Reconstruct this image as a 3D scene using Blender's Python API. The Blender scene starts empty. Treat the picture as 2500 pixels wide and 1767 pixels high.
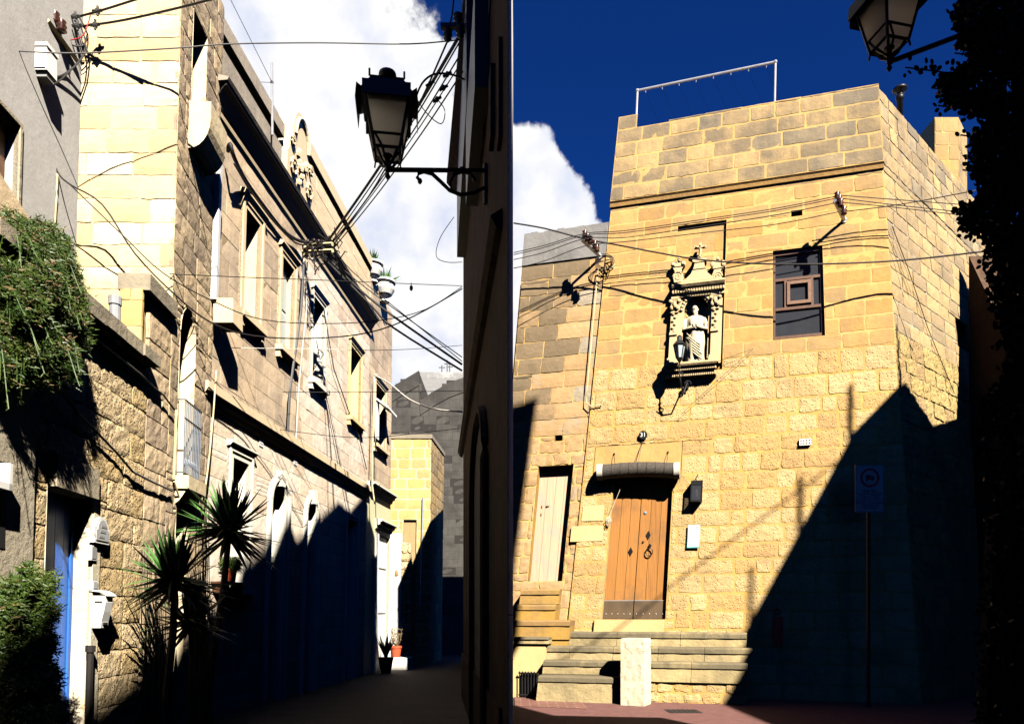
import bpy, math, random
from mathutils import Vector, noise as mnoise
R = math.radians
random.seed(7)
sc = bpy.context.scene
COL = sc.collection

# ---------------------------------------------------------------- camera
CAMH, F, HOR = 1.5, 1750.0, 1500.0       # eye height, focal length and horizon row in photo pixels (2500 wide)
cam = bpy.data.cameras.new('camera'); camo = bpy.data.objects.new('camera', cam); COL.objects.link(camo)
camo.location = (0, 0, CAMH); camo.rotation_euler = (R(90), 0, 0)
cam.sensor_width = 36; cam.lens = F/2500*36; cam.shift_y = (HOR-883.5)/2500; cam.clip_end = 3000; cam.clip_start = .05
sc.camera = camo

# ---------------------------------------------------------------- sun, sky with clouds, exposure
S = Vector((.33, -.68, .655)).normalized()      # towards the sun
sl = bpy.data.lights.new('sun', 'SUN'); so = bpy.data.objects.new('sun', sl); COL.objects.link(so)
sl.energy = 5.0; sl.angle = R(.5); sl.color = (1, .93, .82)
so.rotation_euler = S.to_track_quat('Z', 'Y').to_euler(); so.location = (5, -10, 30)
w = bpy.data.worlds.new('World'); sc.world = w; w.use_nodes = True
nt = w.node_tree; nt.nodes.clear()
def N(t, **k):
    n = nt.nodes.new(t)
    for a, b in k.items(): setattr(n, a, b)
    return n
def M(op, a, b=None, c=None, clamp=False):
    n = N('ShaderNodeMath', operation=op, use_clamp=clamp)
    for i, v in enumerate((a, b, c)):
        if v is None: continue
        if isinstance(v, (int, float)): n.inputs[i].default_value = v
        else: nt.links.new(v, n.inputs[i])
    return n.outputs[0]
sky = N('ShaderNodeTexSky', sky_type='NISHITA', sun_disc=False, sun_elevation=math.asin(S.z), sun_rotation=math.atan2(S.x, S.y))
sky.air_density = .55; sky.dust_density = 0.0; sky.ozone_density = 6.0; sky.altitude = 1500
tint = N('ShaderNodeMix', data_type='RGBA', blend_type='MULTIPLY'); tint.inputs[0].default_value = 1
nt.links.new(sky.outputs[0], tint.inputs[6]); tint.inputs[7].default_value = (.08, .36, .86, 1)
bg = N('ShaderNodeBackground'); nt.links.new(tint.outputs[2], bg.inputs[0]); bg.inputs[1].default_value = .05
tc = N('ShaderNodeTexCoord'); sep = N('ShaderNodeSeparateXYZ'); nt.links.new(tc.outputs['Generated'], sep.inputs[0])
yy = M('MAXIMUM', sep.outputs[1], .02)
tx = M('DIVIDE', sep.outputs[0], yy); tz = M('DIVIDE', sep.outputs[2], yy)
def cloudnoise(scale, det, rough):
    n = N('ShaderNodeTexNoise'); nt.links.new(tc.outputs['Generated'], n.inputs['Vector'])
    n.inputs['Scale'].default_value = scale; n.inputs['Detail'].default_value = det; n.inputs['Roughness'].default_value = rough
    return n.outputs['Fac']
n1 = cloudnoise(9, 9, .62); n2 = cloudnoise(4, 6, .5); n3 = cloudnoise(16, 8, .55)
def blob(cx, cz, rx, rz):
    a = M('POWER', M('ABSOLUTE', M('DIVIDE', M('SUBTRACT', tx, cx), rx)), 2.0)
    b = M('POWER', M('ABSOLUTE', M('DIVIDE', M('SUBTRACT', tz, cz), rz)), 2.0)
    return M('SUBTRACT', 1.0, M('ADD', a, b))
left = blob(-.34, .33, .36, .68)
right = blob(-.01, .46, .155, .235)
dens = M('MAXIMUM', left, M('MULTIPLY', right, 1.3))
dens = M('ADD', dens, M('MULTIPLY', M('SUBTRACT', n1, .5), .9)); dens = M('ADD', dens, M('MULTIPLY', M('SUBTRACT', cloudnoise(22, 8, .6), .5), .8))
mr = N('ShaderNodeMapRange', interpolation_type='SMOOTHSTEP'); nt.links.new(dens, mr.inputs[0])
mr.inputs[1].default_value = -.03; mr.inputs[2].default_value = .14
fwd = N('ShaderNodeMapRange'); nt.links.new(sep.outputs[1], fwd.inputs[0]); fwd.inputs[1].default_value = .1; fwd.inputs[2].default_value = .2
mask = M('MULTIPLY', mr.outputs[0], fwd.outputs[0])
ramp = N('ShaderNodeValToRGB'); nt.links.new(M('ADD', M('MULTIPLY', n2, .5), M('MULTIPLY', n3, .5)), ramp.inputs[0])
ramp.color_ramp.elements[0].position = .40; ramp.color_ramp.elements[0].color = (.72, .77, .94, 1)
ramp.color_ramp.elements[1].position = .56; ramp.color_ramp.elements[1].color = (1, 1, 1, 1)
bgc = N('ShaderNodeBackground'); nt.links.new(ramp.outputs[0], bgc.inputs[0]); bgc.inputs[1].default_value = .335
mix = N('ShaderNodeMixShader'); nt.links.new(mask, mix.inputs[0]); nt.links.new(bg.outputs[0], mix.inputs[1]); nt.links.new(bgc.outputs[0], mix.inputs[2])
out = N('ShaderNodeOutputWorld'); nt.links.new(mix.outputs[0], out.inputs[0])
sc.view_settings.view_transform = 'Standard'; sc.view_settings.look = 'None'
sc.view_settings.exposure = 1.6; sc.view_settings.gamma = 1
sc.cycles.max_bounces = 6; sc.cycles.diffuse_bounces = 0; sc.cycles.transparent_max_bounces = 8

# ---------------------------------------------------------------- materials
MATS = {}
def newmat(name):
    m = bpy.data.materials.new(name); m.use_nodes = True; t = m.node_tree; t.nodes.clear()
    o = t.nodes.new('ShaderNodeOutputMaterial'); b = t.nodes.new('ShaderNodeBsdfPrincipled'); t.links.new(b.outputs[0], o.inputs[0])
    MATS[name] = m
    return m, t, b
def nd(t, ty, **k):
    n = t.nodes.new(ty)
    for a, b in k.items(): setattr(n, a, b)
    return n
def mixc(t, f, a, b, bt='MIX'):
    n = nd(t, 'ShaderNodeMix', data_type='RGBA', blend_type=bt)
    for i, v in ((0, f), (6, a), (7, b)):
        if isinstance(v, (int, float)): n.inputs[i].default_value = v
        elif isinstance(v, tuple): n.inputs[i].default_value = (*v[:3], 1)
        else: t.links.new(v, n.inputs[i])
    return n.outputs[2]
def noi(t, vec, scale, det=4, rough=.55):
    n = nd(t, 'ShaderNodeTexNoise'); t.links.new(vec, n.inputs['Vector']); n.inputs['Scale'].default_value = scale
    n.inputs['Detail'].default_value = det; n.inputs['Roughness'].default_value = rough
    return n.outputs['Fac']
def rng(t, v, a, b, c=0, d=1):
    n = nd(t, 'ShaderNodeMapRange'); t.links.new(v, n.inputs[0])
    for i, x in enumerate((a, b, c, d)): n.inputs[i+1].default_value = x
    return n.outputs[0]
def mm(t, op, a, b):
    n = nd(t, 'ShaderNodeMath', operation=op)
    for i, v in enumerate((a, b)):
        if isinstance(v, (int, float)): n.inputs[i].default_value = v
        else: t.links.new(v, n.inputs[i])
    return n.outputs[0]
def stone(name, c1, c2, c3=None, stain=(.12, .1, .08), stain_lo=.62, stain_hi=.8, pit=0.0, bump=.35, gscale=60, rough=.9, streak=0.0, stainmax=.7):
    """c1..c2 by block, c3 second block tint; soft weather stains, grain and pits as relief"""
    m, t, b = newmat(name)
    tcn = nd(t, 'ShaderNodeTexCoord'); v = tcn.outputs['Object']
    at = nd(t, 'ShaderNodeAttribute', attribute_name='tint'); sp = nd(t, 'ShaderNodeSeparateColor'); t.links.new(at.outputs['Color'], sp.inputs[0])
    col = mixc(t, sp.outputs[0], c1, c2)
    if c3: col = mixc(t, rng(t, sp.outputs[1], .7, .75), col, c3)
    n = noi(t, v, 3.5, 5, .6)
    col = mixc(t, rng(t, n, .3, .7, 0, .45), col, tuple(x*.72 for x in c1))
    g = noi(t, v, 38, 4, .7)
    col = mixc(t, rng(t, g, .35, .65, 0, .35), col, tuple(x*.62 for x in c2))
    # weather stains: broad patches, stronger on the blocks the third channel marks
    s1 = noi(t, v, 1.3, 7, .68)
    sa = mm(t, 'ADD', s1, mm(t, 'MULTIPLY', sp.outputs[2], .28))
    col = mixc(t, rng(t, sa, stain_lo, stain_hi, 0, stainmax), col, stain)
    if streak:
        mp = nd(t, 'ShaderNodeMapping'); t.links.new(v, mp.inputs[0]); mp.inputs['Scale'].default_value = (4, 4, .35)
        s2 = noi(t, mp.outputs[0], 1.6, 6, .65)
        col = mixc(t, rng(t, s2, .5, .72, 0, streak), col, stain)
    t.links.new(col, b.inputs['Base Color']); b.inputs['Roughness'].default_value = rough
    b.inputs['Specular IOR Level'].default_value = .15
    h = mm(t, 'ADD', mm(t, 'MULTIPLY', noi(t, v, gscale, 5, .7), .35), noi(t, v, 11, 5, .6))
    if pit:
        vo = nd(t, 'ShaderNodeTexVoronoi'); t.links.new(v, vo.inputs['Vector']); vo.inputs['Scale'].default_value = 26
        p = rng(t, vo.outputs['Distance'], .05, .4)
        p2 = rng(t, noi(t, v, 17, 3, .6), .42, .6)
        pp = mm(t, 'MAXIMUM', p, p2)
        h = mm(t, 'ADD', h, mm(t, 'MULTIPLY', pp, pit))
    bp = nd(t, 'ShaderNodeBump'); bp.inputs['Strength'].default_value = bump; bp.inputs['Distance'].default_value = .03
    t.links.new(h, bp.inputs['Height']); t.links.new(bp.outputs[0], b.inputs['Normal'])
    return m
def plain(name, c, rough=.6, metal=0, var=.25, scale=8, bump=0.0, spec=.4, c2=None):
    m, t, b = newmat(name)
    v = nd(t, 'ShaderNodeTexCoord').outputs['Object']
    n = noi(t, v, scale, 5, .6)
    col = mixc(t, rng(t, n, .3, .7), c, c2 or tuple(x*(1-var) for x in c))
    t.links.new(col, b.inputs['Base Color']); b.inputs['Roughness'].default_value = rough; b.inputs['Metallic'].default_value = metal
    b.inputs['Specular IOR Level'].default_value = spec
    if bump:
        bp = nd(t, 'ShaderNodeBump'); bp.inputs['Strength'].default_value = bump; bp.inputs['Distance'].default_value = .02
        t.links.new(noi(t, v, scale*8, 5, .65), bp.inputs['Height']); t.links.new(bp.outputs[0], b.inputs['Normal'])
    return m
def wood(name, c1, c2, dark, ax=(30, 30, 1.2)):
    m, t, b = newmat(name)
    v = nd(t, 'ShaderNodeTexCoord').outputs['Object']
    mp = nd(t, 'ShaderNodeMapping'); t.links.new(v, mp.inputs[0]); mp.inputs['Scale'].default_value = ax
    g = noi(t, mp.outputs[0], 1.5, 6, .65)
    col = mixc(t, rng(t, g, .3, .7), c1, c2)
    at = nd(t, 'ShaderNodeAttribute', attribute_name='tint'); sp = nd(t, 'ShaderNodeSeparateColor'); t.links.new(at.outputs['Color'], sp.inputs[0])
    col = mixc(t, rng(t, sp.outputs[0], 0, 1, 0, .55), col, c1)
    col = mixc(t, rng(t, noi(t, v, 2.2, 5, .6), .5, .75, 0, .7), col, dark)
    t.links.new(col, b.inputs['Base Color']); b.inputs['Roughness'].default_value = .62; b.inputs['Specular IOR Level'].default_value = .25
    bp = nd(t, 'ShaderNodeBump'); bp.inputs['Strength'].default_value = .3; bp.inputs['Distance'].default_value = .01
    t.links.new(g, bp.inputs['Height']); t.links.new(bp.outputs[0], b.inputs['Normal'])
    return m
GREY = (.10, .09, .07)
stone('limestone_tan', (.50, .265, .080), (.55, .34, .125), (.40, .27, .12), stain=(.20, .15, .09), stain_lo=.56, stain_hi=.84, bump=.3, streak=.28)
stone('limestone_rubble', (.55, .37, .16), (.60, .43, .21), (.50, .30, .11), stain=(.30, .20, .095), stain_lo=.56, stain_hi=.82, pit=.7, bump=.65, streak=.25)
stone('mortar_yellow', (.58, .33, .085), (.60, .38, .12), stain=(.38, .25, .10), stain_lo=.5, stain_hi=.75, bump=.4, gscale=40, streak=.3)
stone('mortar_pale', (.62, .385, .125), (.62, .40, .15), stain=(.3, .22, .1), bump=.2)
stone('limestone_parapet', (.48, .33, .155), (.54, .36, .15), (.34, .27, .17), stain=(.10, .09, .075), stain_lo=.50, stain_hi=.80, bump=.4, streak=.35)
stone('limestone_side', (.34, .235, .11), (.42, .30, .15), (.25, .19, .12), stain=(.12, .1, .075), stain_lo=.55, stain_hi=.8, bump=.4, pit=.3)  # weathered brown of the side face, with weaker light painted in
stone('limestone_side_rough', (.36, .26, .10), (.42, .31, .13), (.30, .2, .1), stain=(.12, .09, .06), stain_lo=.6, stain_hi=.8, bump=.9, pit=1.2)  # rough weathered side stone, dimmed in colour the same way
stone('mortar_grey', (.42, .37, .28), (.46, .4, .3), stain=(.2, .17, .12), bump=.3)
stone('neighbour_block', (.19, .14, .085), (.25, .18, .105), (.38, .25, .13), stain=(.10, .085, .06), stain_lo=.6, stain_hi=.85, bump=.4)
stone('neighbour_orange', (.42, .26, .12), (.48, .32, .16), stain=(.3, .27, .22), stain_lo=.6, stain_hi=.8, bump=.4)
stone('render_grey', (.20, .19, .18), (.26, .25, .24), stain=(.07, .065, .06), stain_lo=.5, stain_hi=.75, bump=.4, streak=.3)
stone('tower_front', (.64, .46, .22), (.80, .72, .54), (.56, .37, .2), stain=(.52, .36, .2), stain_lo=.64, stain_hi=.84, bump=.35)
stone('tower_side', (.58, .43, .26), (.66, .51, .33), (.42, .32, .23), stain=(.2, .16, .12), stain_lo=.55, stain_hi=.85, bump=.45, streak=.3)
stone('mortar_dark', (.30, .22, .13), (.34, .25, .15), stain=(.08, .06, .04), bump=.4)
stone('rough_wall', (.66, .49, .27), (.72, .56, .34), (.60, .43, .2), stain=(.4, .28, .13), stain_lo=.64, stain_hi=.85, pit=1.6, bump=1.0)
stone('townhouse_pale', (.76, .64, .50), (.80, .70, .58), (.74, .58, .42), stain=(.42, .32, .24), stain_lo=.6, stain_hi=.85, bump=.35, streak=.22)
stone('townhouse_tan', (.66, .49, .32), (.72, .56, .39), (.56, .44, .32), stain=(.22, .18, .14), stain_lo=.54, stain_hi=.84, bump=.25, streak=.28)
stone('parapet_grey', (.36, .31, .25), (.44, .37, .28), (.5, .42, .3), stain=(.12, .11, .095), stain_lo=.5, stain_hi=.8, bump=.3, streak=.5)
stone('cement_pale', (.36, .30, .22), (.40, .34, .25), stain=(.3, .22, .12), stain_lo=.5, stain_hi=.8, bump=.6)
stone('trim_cream', (.68, .52, .32), (.74, .6, .4), stain=(.4, .3, .18), stain_lo=.68, stain_hi=.85, bump=.15)
stone('trim_sun_yellow', (.70, .53, .25), (.72, .56, .3), stain=(.5, .38, .2), stain_lo=.68, stain_hi=.85, bump=.15)  # window trim with the yellow sunlight on it put into its colour
stone('trim_white', (.78, .72, .60), (.8, .76, .66), stain=(.6, .5, .36), stain_lo=.66, stain_hi=.85, bump=.12)
stone('yellow_house', (.56, .38, .13), (.60, .43, .17), (.42, .3, .14), stain=(.34, .24, .1), stain_lo=.58, stain_hi=.85, bump=.4)
stone('mortar_cream', (.70, .58, .32), (.7, .58, .32), stain=(.5, .4, .2), bump=.2)
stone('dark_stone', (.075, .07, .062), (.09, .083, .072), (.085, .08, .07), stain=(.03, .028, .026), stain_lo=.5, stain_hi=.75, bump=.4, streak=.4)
stone('pale_weathered', (.50, .49, .46), (.56, .55, .5), stain=(.12, .12, .12), stain_lo=.45, stain_hi=.65, bump=.5)
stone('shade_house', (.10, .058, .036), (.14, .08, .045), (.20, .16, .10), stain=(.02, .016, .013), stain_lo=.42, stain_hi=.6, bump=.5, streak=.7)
stone('limewash', (.78, .74, .66), (.8, .76, .68), stain=(.6, .54, .44), stain_lo=.66, stain_hi=.85, bump=.25)
stone('pillar_white', (.66, .57, .40), (.7, .62, .46), stain=(.5, .38, .22), stain_lo=.5, stain_hi=.85, bump=.5)
stone('step_stone', (.40, .31, .15), (.46, .36, .18), stain=(.10, .085, .06), stain_lo=.46, stain_hi=.74, bump=.5, stainmax=.85)
stone('step_riser', (.50, .38, .18), (.56, .43, .22), stain=(.16, .13, .075), stain_lo=.48, stain_hi=.74, bump=.6, streak=.3)
stone('step_ochre', (.42, .24, .05), (.46, .28, .08), stain=(.2, .13, .07), stain_lo=.52, stain_hi=.72, bump=.35)
stone('carved_stone', (.62, .45, .235), (.66, .50, .28), stain=(.36, .25, .13), stain_lo=.62, stain_hi=.85, bump=.2)
stone('statue_stone', (.66, .55, .34), (.7, .6, .4), stain=(.42, .33, .2), stain_lo=.66, stain_hi=.85, bump=.12)
stone('stucco_grey', (.58, .55, .51), (.6, .57, .53), stain=(.42, .39, .35), stain_lo=.48, stain_hi=.8, bump=.15, gscale=90)
stone('stucco_beige', (.42, .36, .26), (.45, .39, .29), stain=(.3, .25, .17), stain_lo=.55, stain_hi=.8, bump=.7, gscale=70)
stone('stone_smooth', (.58, .39, .155), (.64, .49, .25), stain=(.44, .32, .15), stain_lo=.66, stain_hi=.85, bump=.2)
stone('coping_stone', (.44, .37, .26), (.5, .42, .3), stain=(.16, .14, .11), stain_lo=.5, stain_hi=.8, bump=.55)
plain('black_iron', (.012, .012, .013), .45, .3, spec=.4)
plain('cable_black', (.012, .011, .011), .6)
plain('cable_grey', (.10, .10, .10), .6)
plain('cable_white', (.62, .58, .5), .6)
plain('conduit_cream', (.62, .52, .30), .6)
plain('porcelain_brown', (.05, .015, .01), .25)
plain('porcelain_dark', (.03, .012, .009), .3)
plain('pipe_grey', (.30, .31, .33), .5)
plain('pipe_orange', (.36, .2, .07), .6)
plain('white_plastic', (.78, .77, .74), .4, var=.06)
plain('white_paint', (.80, .78, .73), .5, var=.06)
plain('ceramic_white', (.72, .70, .64), .5, var=.12)
plain('galvanised', (.45, .45, .46), .45, .5, spec=.5)
plain('iron_grey', (.16, .18, .21), .5, .2)
plain('blue_paint', (.035, .16, .60), .38, var=.12, scale=3)
plain('terracotta', (.55, .09, .03), .7)
plain('terracotta_dark', (.12, .05, .03), .7)
plain('roof_dark', (.03, .027, .024), .8)
plain('black_and_shade', (.018, .014, .012), .8)  # plain black for iron and pots; on the cornice it paints shade
plain('void', (.004, .004, .004), .9)
plain('brown_interior', (.05, .03, .02), .8)
plain('paper', (.82, .84, .82), .5, var=.03)
plain('paper_border', (.12, .45, .42), .5)
plain('ink', (.03, .03, .03), .6)
plain('ink_grey', (.3, .3, .3), .6)
plain('sign_white', (.40, .40, .39), .5, var=.05)
plain('sign_red', (.5, .03, .03), .5)
plain('red_paint', (.22, .02, .02), .5)
plain('blind_cane', (.085, .07, .055), .8, var=.6, scale=30, bump=.4)
plain('blind_cloth', (.62, .56, .46), .8)
plain('cream_paint', (.60, .58, .36), .6, var=.12)
plain('timber_frame', (.13, .055, .025), .5, var=.4, scale=20)
plain('timber_light', (.21, .105, .055), .55, var=.4, scale=20)
plain('grey_curtain', (.2, .2, .21), .8)
plain('lamp_shell', (.16, .16, .15), .6)
plain('leaf_fern', (.018, .055, .007), .5, var=.6, scale=7, c2=(.075, .105, .016))
plain('leaf_dry', (.22, .15, .07), .7)
plain('leaf_yucca', (.11, .27, .06), .4, var=.55, scale=5, c2=(.035, .10, .022))
plain('leaf_dark', (.012, .022, .008), .5, var=.4)
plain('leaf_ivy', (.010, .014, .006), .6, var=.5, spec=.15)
plain('bark', (.09, .065, .045), .8, bump=.5)
plain('flower_white', (.5, .5, .48), .7)
wood('door_wood', (.42, .185, .045), (.17, .07, .018), (.14, .085, .045), (45, 45, .7))
wood('kick_wood', (.13, .085, .045), (.09, .06, .035), (.04, .03, .02))
wood('door_pink', (.68, .42, .27), (.46, .29, .20), (.40, .29, .28), (40, 40, .7))
m, t, b = newmat('glass_dark'); b.inputs['Base Color'].default_value = (.05, .055, .065, 1); b.inputs['Roughness'].default_value = .08; b.inputs['Specular IOR Level'].default_value = .5
m, t, b = newmat('glass_pale'); b.inputs['Base Color'].default_value = (.40, .46, .46, 1); b.inputs['Roughness'].default_value = .15
# frosted lantern glass: lets daylight through
m, t, b = newmat('glass_frosted')
tr = nd(t, 'ShaderNodeBsdfTranslucent'); tr.inputs[0].default_value = (.9, .9, .9, 1)
df = nd(t, 'ShaderNodeBsdfDiffuse'); df.inputs[0].default_value = (.35, .34, .32, 1)
mx = nd(t, 'ShaderNodeMixShader'); mx.inputs[0].default_value = .96
t.links.new(df.outputs[0], mx.inputs[1]); t.links.new(tr.outputs[0], mx.inputs[2])
t.links.new(mx.outputs[0], t.nodes['Material Output'].inputs[0])
# window glass one can see through
m, t, b = newmat('glass_clear')
gl = nd(t, 'ShaderNodeBsdfGlossy'); gl.inputs['Roughness'].default_value = .03; gl.inputs[0].default_value = (.8, .85, .9, 1)
tp = nd(t, 'ShaderNodeBsdfTransparent'); tp.inputs[0].default_value = (.55, .57, .6, 1)
dg_ = nd(t, 'ShaderNodeBsdfDiffuse'); dg_.inputs[0].default_value = (.16, .17, .2, 1); m0 = nd(t, 'ShaderNodeMixShader'); m0.inputs[0].default_value = .22  # grey diffuse film paints in the sky reflected by the panes
t.links.new(tp.outputs[0], m0.inputs[1]); t.links.new(dg_.outputs[0], m0.inputs[2])
mx = nd(t, 'ShaderNodeMixShader'); mx.inputs[0].default_value = .2
t.links.new(m0.outputs[0], mx.inputs[1]); t.links.new(gl.outputs[0], mx.inputs[2]); t.links.new(mx.outputs[0], t.nodes['Material Output'].inputs[0])
# street paving
def paving(name, c1, c2, cm, scale, bw, bh, bump=.5, rough=.6):
    m, t, b = newmat(name)
    v = nd(t, 'ShaderNodeTexCoord').outputs['Object']
    br = nd(t, 'ShaderNodeTexBrick'); t.links.new(v, br.inputs['Vector']); br.inputs['Scale'].default_value = scale
    br.inputs['Color1'].default_value = (*c1, 1); br.inputs['Color2'].default_value = (*c2, 1); br.inputs['Mortar'].default_value = (*cm, 1)
    br.inputs['Brick Width'].default_value = bw; br.inputs['Row Height'].default_value = bh; br.inputs['Mortar Size'].default_value = .012
    col = mixc(t, rng(t, noi(t, v, 2, 6, .7), .35, .7, 0, .6), br.outputs['Color'], tuple(x*.5 for x in c1))
    t.links.new(col, b.inputs['Base Color']); b.inputs['Roughness'].default_value = rough
    h = mm(t, 'ADD', mm(t, 'MULTIPLY', br.outputs['Fac'], -.6), mm(t, 'MULTIPLY', noi(t, v, 30, 5, .7), .5))
    bp = nd(t, 'ShaderNodeBump'); bp.inputs['Strength'].default_value = bump; bp.inputs['Distance'].default_value = .02
    t.links.new(h, bp.inputs['Height']); t.links.new(bp.outputs[0], b.inputs['Normal'])
paving('paving_street', (.010, .007, .005), (.045, .03, .021), (.003, .002, .002), 1, .5, .28, 1.0, .8)
paving('paving_red', (.20, .075, .06), (.15, .06, .05), (.28, .2, .15), 1, .30, .14, .3)
plain('asphalt_red', (.17, .075, .065), .85, var=.35, scale=6, bump=.5)

# ---------------------------------------------------------------- mesh builder
class MB:
    def __init__(s): s.v = []; s.f = []; s.m = []; s.t = []
    def vert(s, p): s.v.append(tuple(p)); return len(s.v)-1
    def face(s, idx, mat=0, tint=(.5, 0, 0)): s.f.append(tuple(idx)); s.m.append(mat); s.t.append(tint)
    def quad(s, a, b, c, d, mat=0, tint=(.5, 0, 0)):
        i = len(s.v); s.v += [tuple(a), tuple(b), tuple(c), tuple(d)]; s.face((i, i+1, i+2, i+3), mat, tint)
    def tri(s, a, b, c, mat=0, tint=(.5, 0, 0)):
        i = len(s.v); s.v += [tuple(a), tuple(b), tuple(c)]; s.face((i, i+1, i+2), mat, tint)
    def hexa(s, P, mat=0, tint=(.5, 0, 0)):
        """8 points: bottom ring 0-3, top ring 4-7"""
        i = len(s.v); s.v += [tuple(p) for p in P]
        for f in ((0, 3, 2, 1), (4, 5, 6, 7), (0, 1, 5, 4), (1, 2, 6, 5), (2, 3, 7, 6), (3, 0, 4, 7)):
            s.face([i+k for k in f], mat, tint)
    def box(s, x0, x1, y0, y1, z0, z1, mat=0, tint=(.5, 0, 0)):
        s.hexa([(x0, y0, z0), (x1, y0, z0), (x1, y1, z0), (x0, y1, z0), (x0, y0, z1), (x1, y0, z1), (x1, y1, z1), (x0, y1, z1)], mat, tint)
    def tube(s, pts, r, seg=6, mat=0, caps=True, r2=None):
        pts = [Vector(p) for p in pts]; n = len(pts); rings = []
        for k, p in enumerate(pts):
            d = (pts[min(k+1, n-1)]-pts[max(k-1, 0)]).normalized()
            u = d.cross(Vector((0, 0, 1)));
            if u.length < .05: u = d.cross(Vector((0, 1, 0)))
            u.normalize(); q = d.cross(u)
            rr = r if r2 is None else r+(r2-r)*k/max(1, n-1)
            if callable(r): rr = r(k/max(1, n-1))
            rings.append([s.vert(p+u*math.cos(a)*rr+q*math.sin(a)*rr) for a in [2*math.pi*j/seg for j in range(seg)]])
        for k in range(n-1):
            for j in range(seg): s.face((rings[k][j], rings[k][(j+1) % seg], rings[k+1][(j+1) % seg], rings[k+1][j]), mat)
        if caps: s.face(rings[0][::-1], mat); s.face(rings[-1], mat)
    def lathe(s, c, prof, seg=16, mat=0, sx=1, sy=1, fn=None, rot=0):
        """prof: (radius, height); fn(angle, k) multiplies the radius"""
        c = Vector(c); rings = []
        for k, (r, h) in enumerate(prof):
            rings.append([s.vert((c.x+r*sx*math.cos(a+rot)*(fn(a, k) if fn else 1), c.y+r*sy*math.sin(a+rot)*(fn(a, k) if fn else 1), c.z+h)) for a in [2*math.pi*j/seg for j in range(seg)]])
        for k in range(len(prof)-1):
            for j in range(seg): s.face((rings[k][j], rings[k][(j+1) % seg], rings[k+1][(j+1) % seg], rings[k+1][j]), mat)
        s.face(rings[0][::-1], mat); s.face(rings[-1], mat)
    def sphere(s, c, rx, ry, rz, seg=12, rings=8, mat=0):
        s.lathe((c[0], c[1], c[2]-rz), [(max(1e-3, math.sin(math.pi*k/rings)), rz*(1-math.cos(math.pi*k/rings))) for k in range(rings+1)], seg, mat, rx, ry)
    def prism(s, poly, dvec, mat=0):
        """polygon of 3D points, extruded by dvec"""
        n = len(poly); i = len(s.v); dv = Vector(dvec)
        s.v += [tuple(p) for p in poly]+[tuple(Vector(p)+dv) for p in poly]
        s.face(list(range(i, i+n)), mat); s.face(list(range(i+2*n-1, i+n-1, -1)), mat)
        for k in range(n): s.face((i+k, i+n+k, i+n+(k+1) % n, i+(k+1) % n), mat)
def obj(name, mb, mats, parent=None, smooth=False, label=None, cat=None, group=None, kind=None, base=None):
    if isinstance(mats, str): mats = [mats]
    org = Vector(parent.matrix_basis.translation) if parent and parent.type == 'EMPTY' else Vector((0, 0, 0))
    if parent and parent.type != 'EMPTY': org = Vector(parent['org'])
    if parent is None:
        if base is not None: org = Vector(base)
        else:
            zs = min(v[2] for v in mb.v); org = Vector((sum(v[0] for v in mb.v)/len(mb.v), sum(v[1] for v in mb.v)/len(mb.v), zs))
    me = bpy.data.meshes.new(name)
    me.from_pydata([(v[0]-org.x, v[1]-org.y, v[2]-org.z) for v in mb.v], [], mb.f); me.update()
    for n in mats: me.materials.append(MATS[n])
    me.polygons.foreach_set('material_index', mb.m)
    if smooth: me.polygons.foreach_set('use_smooth', [True]*len(mb.f))
    a = me.color_attributes.new('tint', 'FLOAT_COLOR', 'CORNER'); buf = []
    for f, tt in zip(mb.f, mb.t): buf += [tt[0], tt[1], tt[2], 1]*len(f)
    a.data.foreach_set('color', buf)
    o = bpy.data.objects.new(name, me); COL.objects.link(o)
    o['org'] = tuple(org)
    if parent: o.parent = parent
    else: o.location = org
    for k, v in (('label', label), ('category', cat), ('group', group), ('kind', kind)):
        if v: o[k] = v
    return o
def thing(name, loc, label, cat, group=None):
    o = bpy.data.objects.new(name, None); COL.objects.link(o); o.location = loc; o.empty_display_size = .2
    o['label'] = label; o['category'] = cat
    if group: o['group'] = group
    return o
def text_mesh(name, body, origin, xdir, updir, size, mat, parent, thick=.002, align='CENTER', label=None):
    cu = bpy.data.curves.new(name, 'FONT'); cu.body = body; cu.size = size; cu.extrude = thick; cu.align_x = align; cu.align_y = 'CENTER'; cu.space_line = .95
    tmp = bpy.data.objects.new(name+'_tmp', cu); COL.objects.link(tmp)
    bpy.context.view_layer.update()
    me = bpy.data.meshes.new_from_object(tmp.evaluated_get(bpy.context.evaluated_depsgraph_get()))
    bpy.data.objects.remove(tmp); me.name = name
    x = Vector(xdir).normalized(); u = Vector(updir).normalized(); n = x.cross(u); o0 = Vector(origin)
    org = Vector(parent.matrix_basis.translation)
    for vv in me.vertices: vv.co = o0+x*vv.co.x+u*vv.co.y+n*vv.co.z-org
    me.materials.clear(); me.materials.append(MATS[mat])
    o = bpy.data.objects.new(name, me); COL.objects.link(o); o.parent = parent; o['org'] = tuple(org)
    return o
def P(px, py, Y): return Vector(((px-1250)/F*Y, Y, CAMH+(HOR-py)/F*Y))

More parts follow.
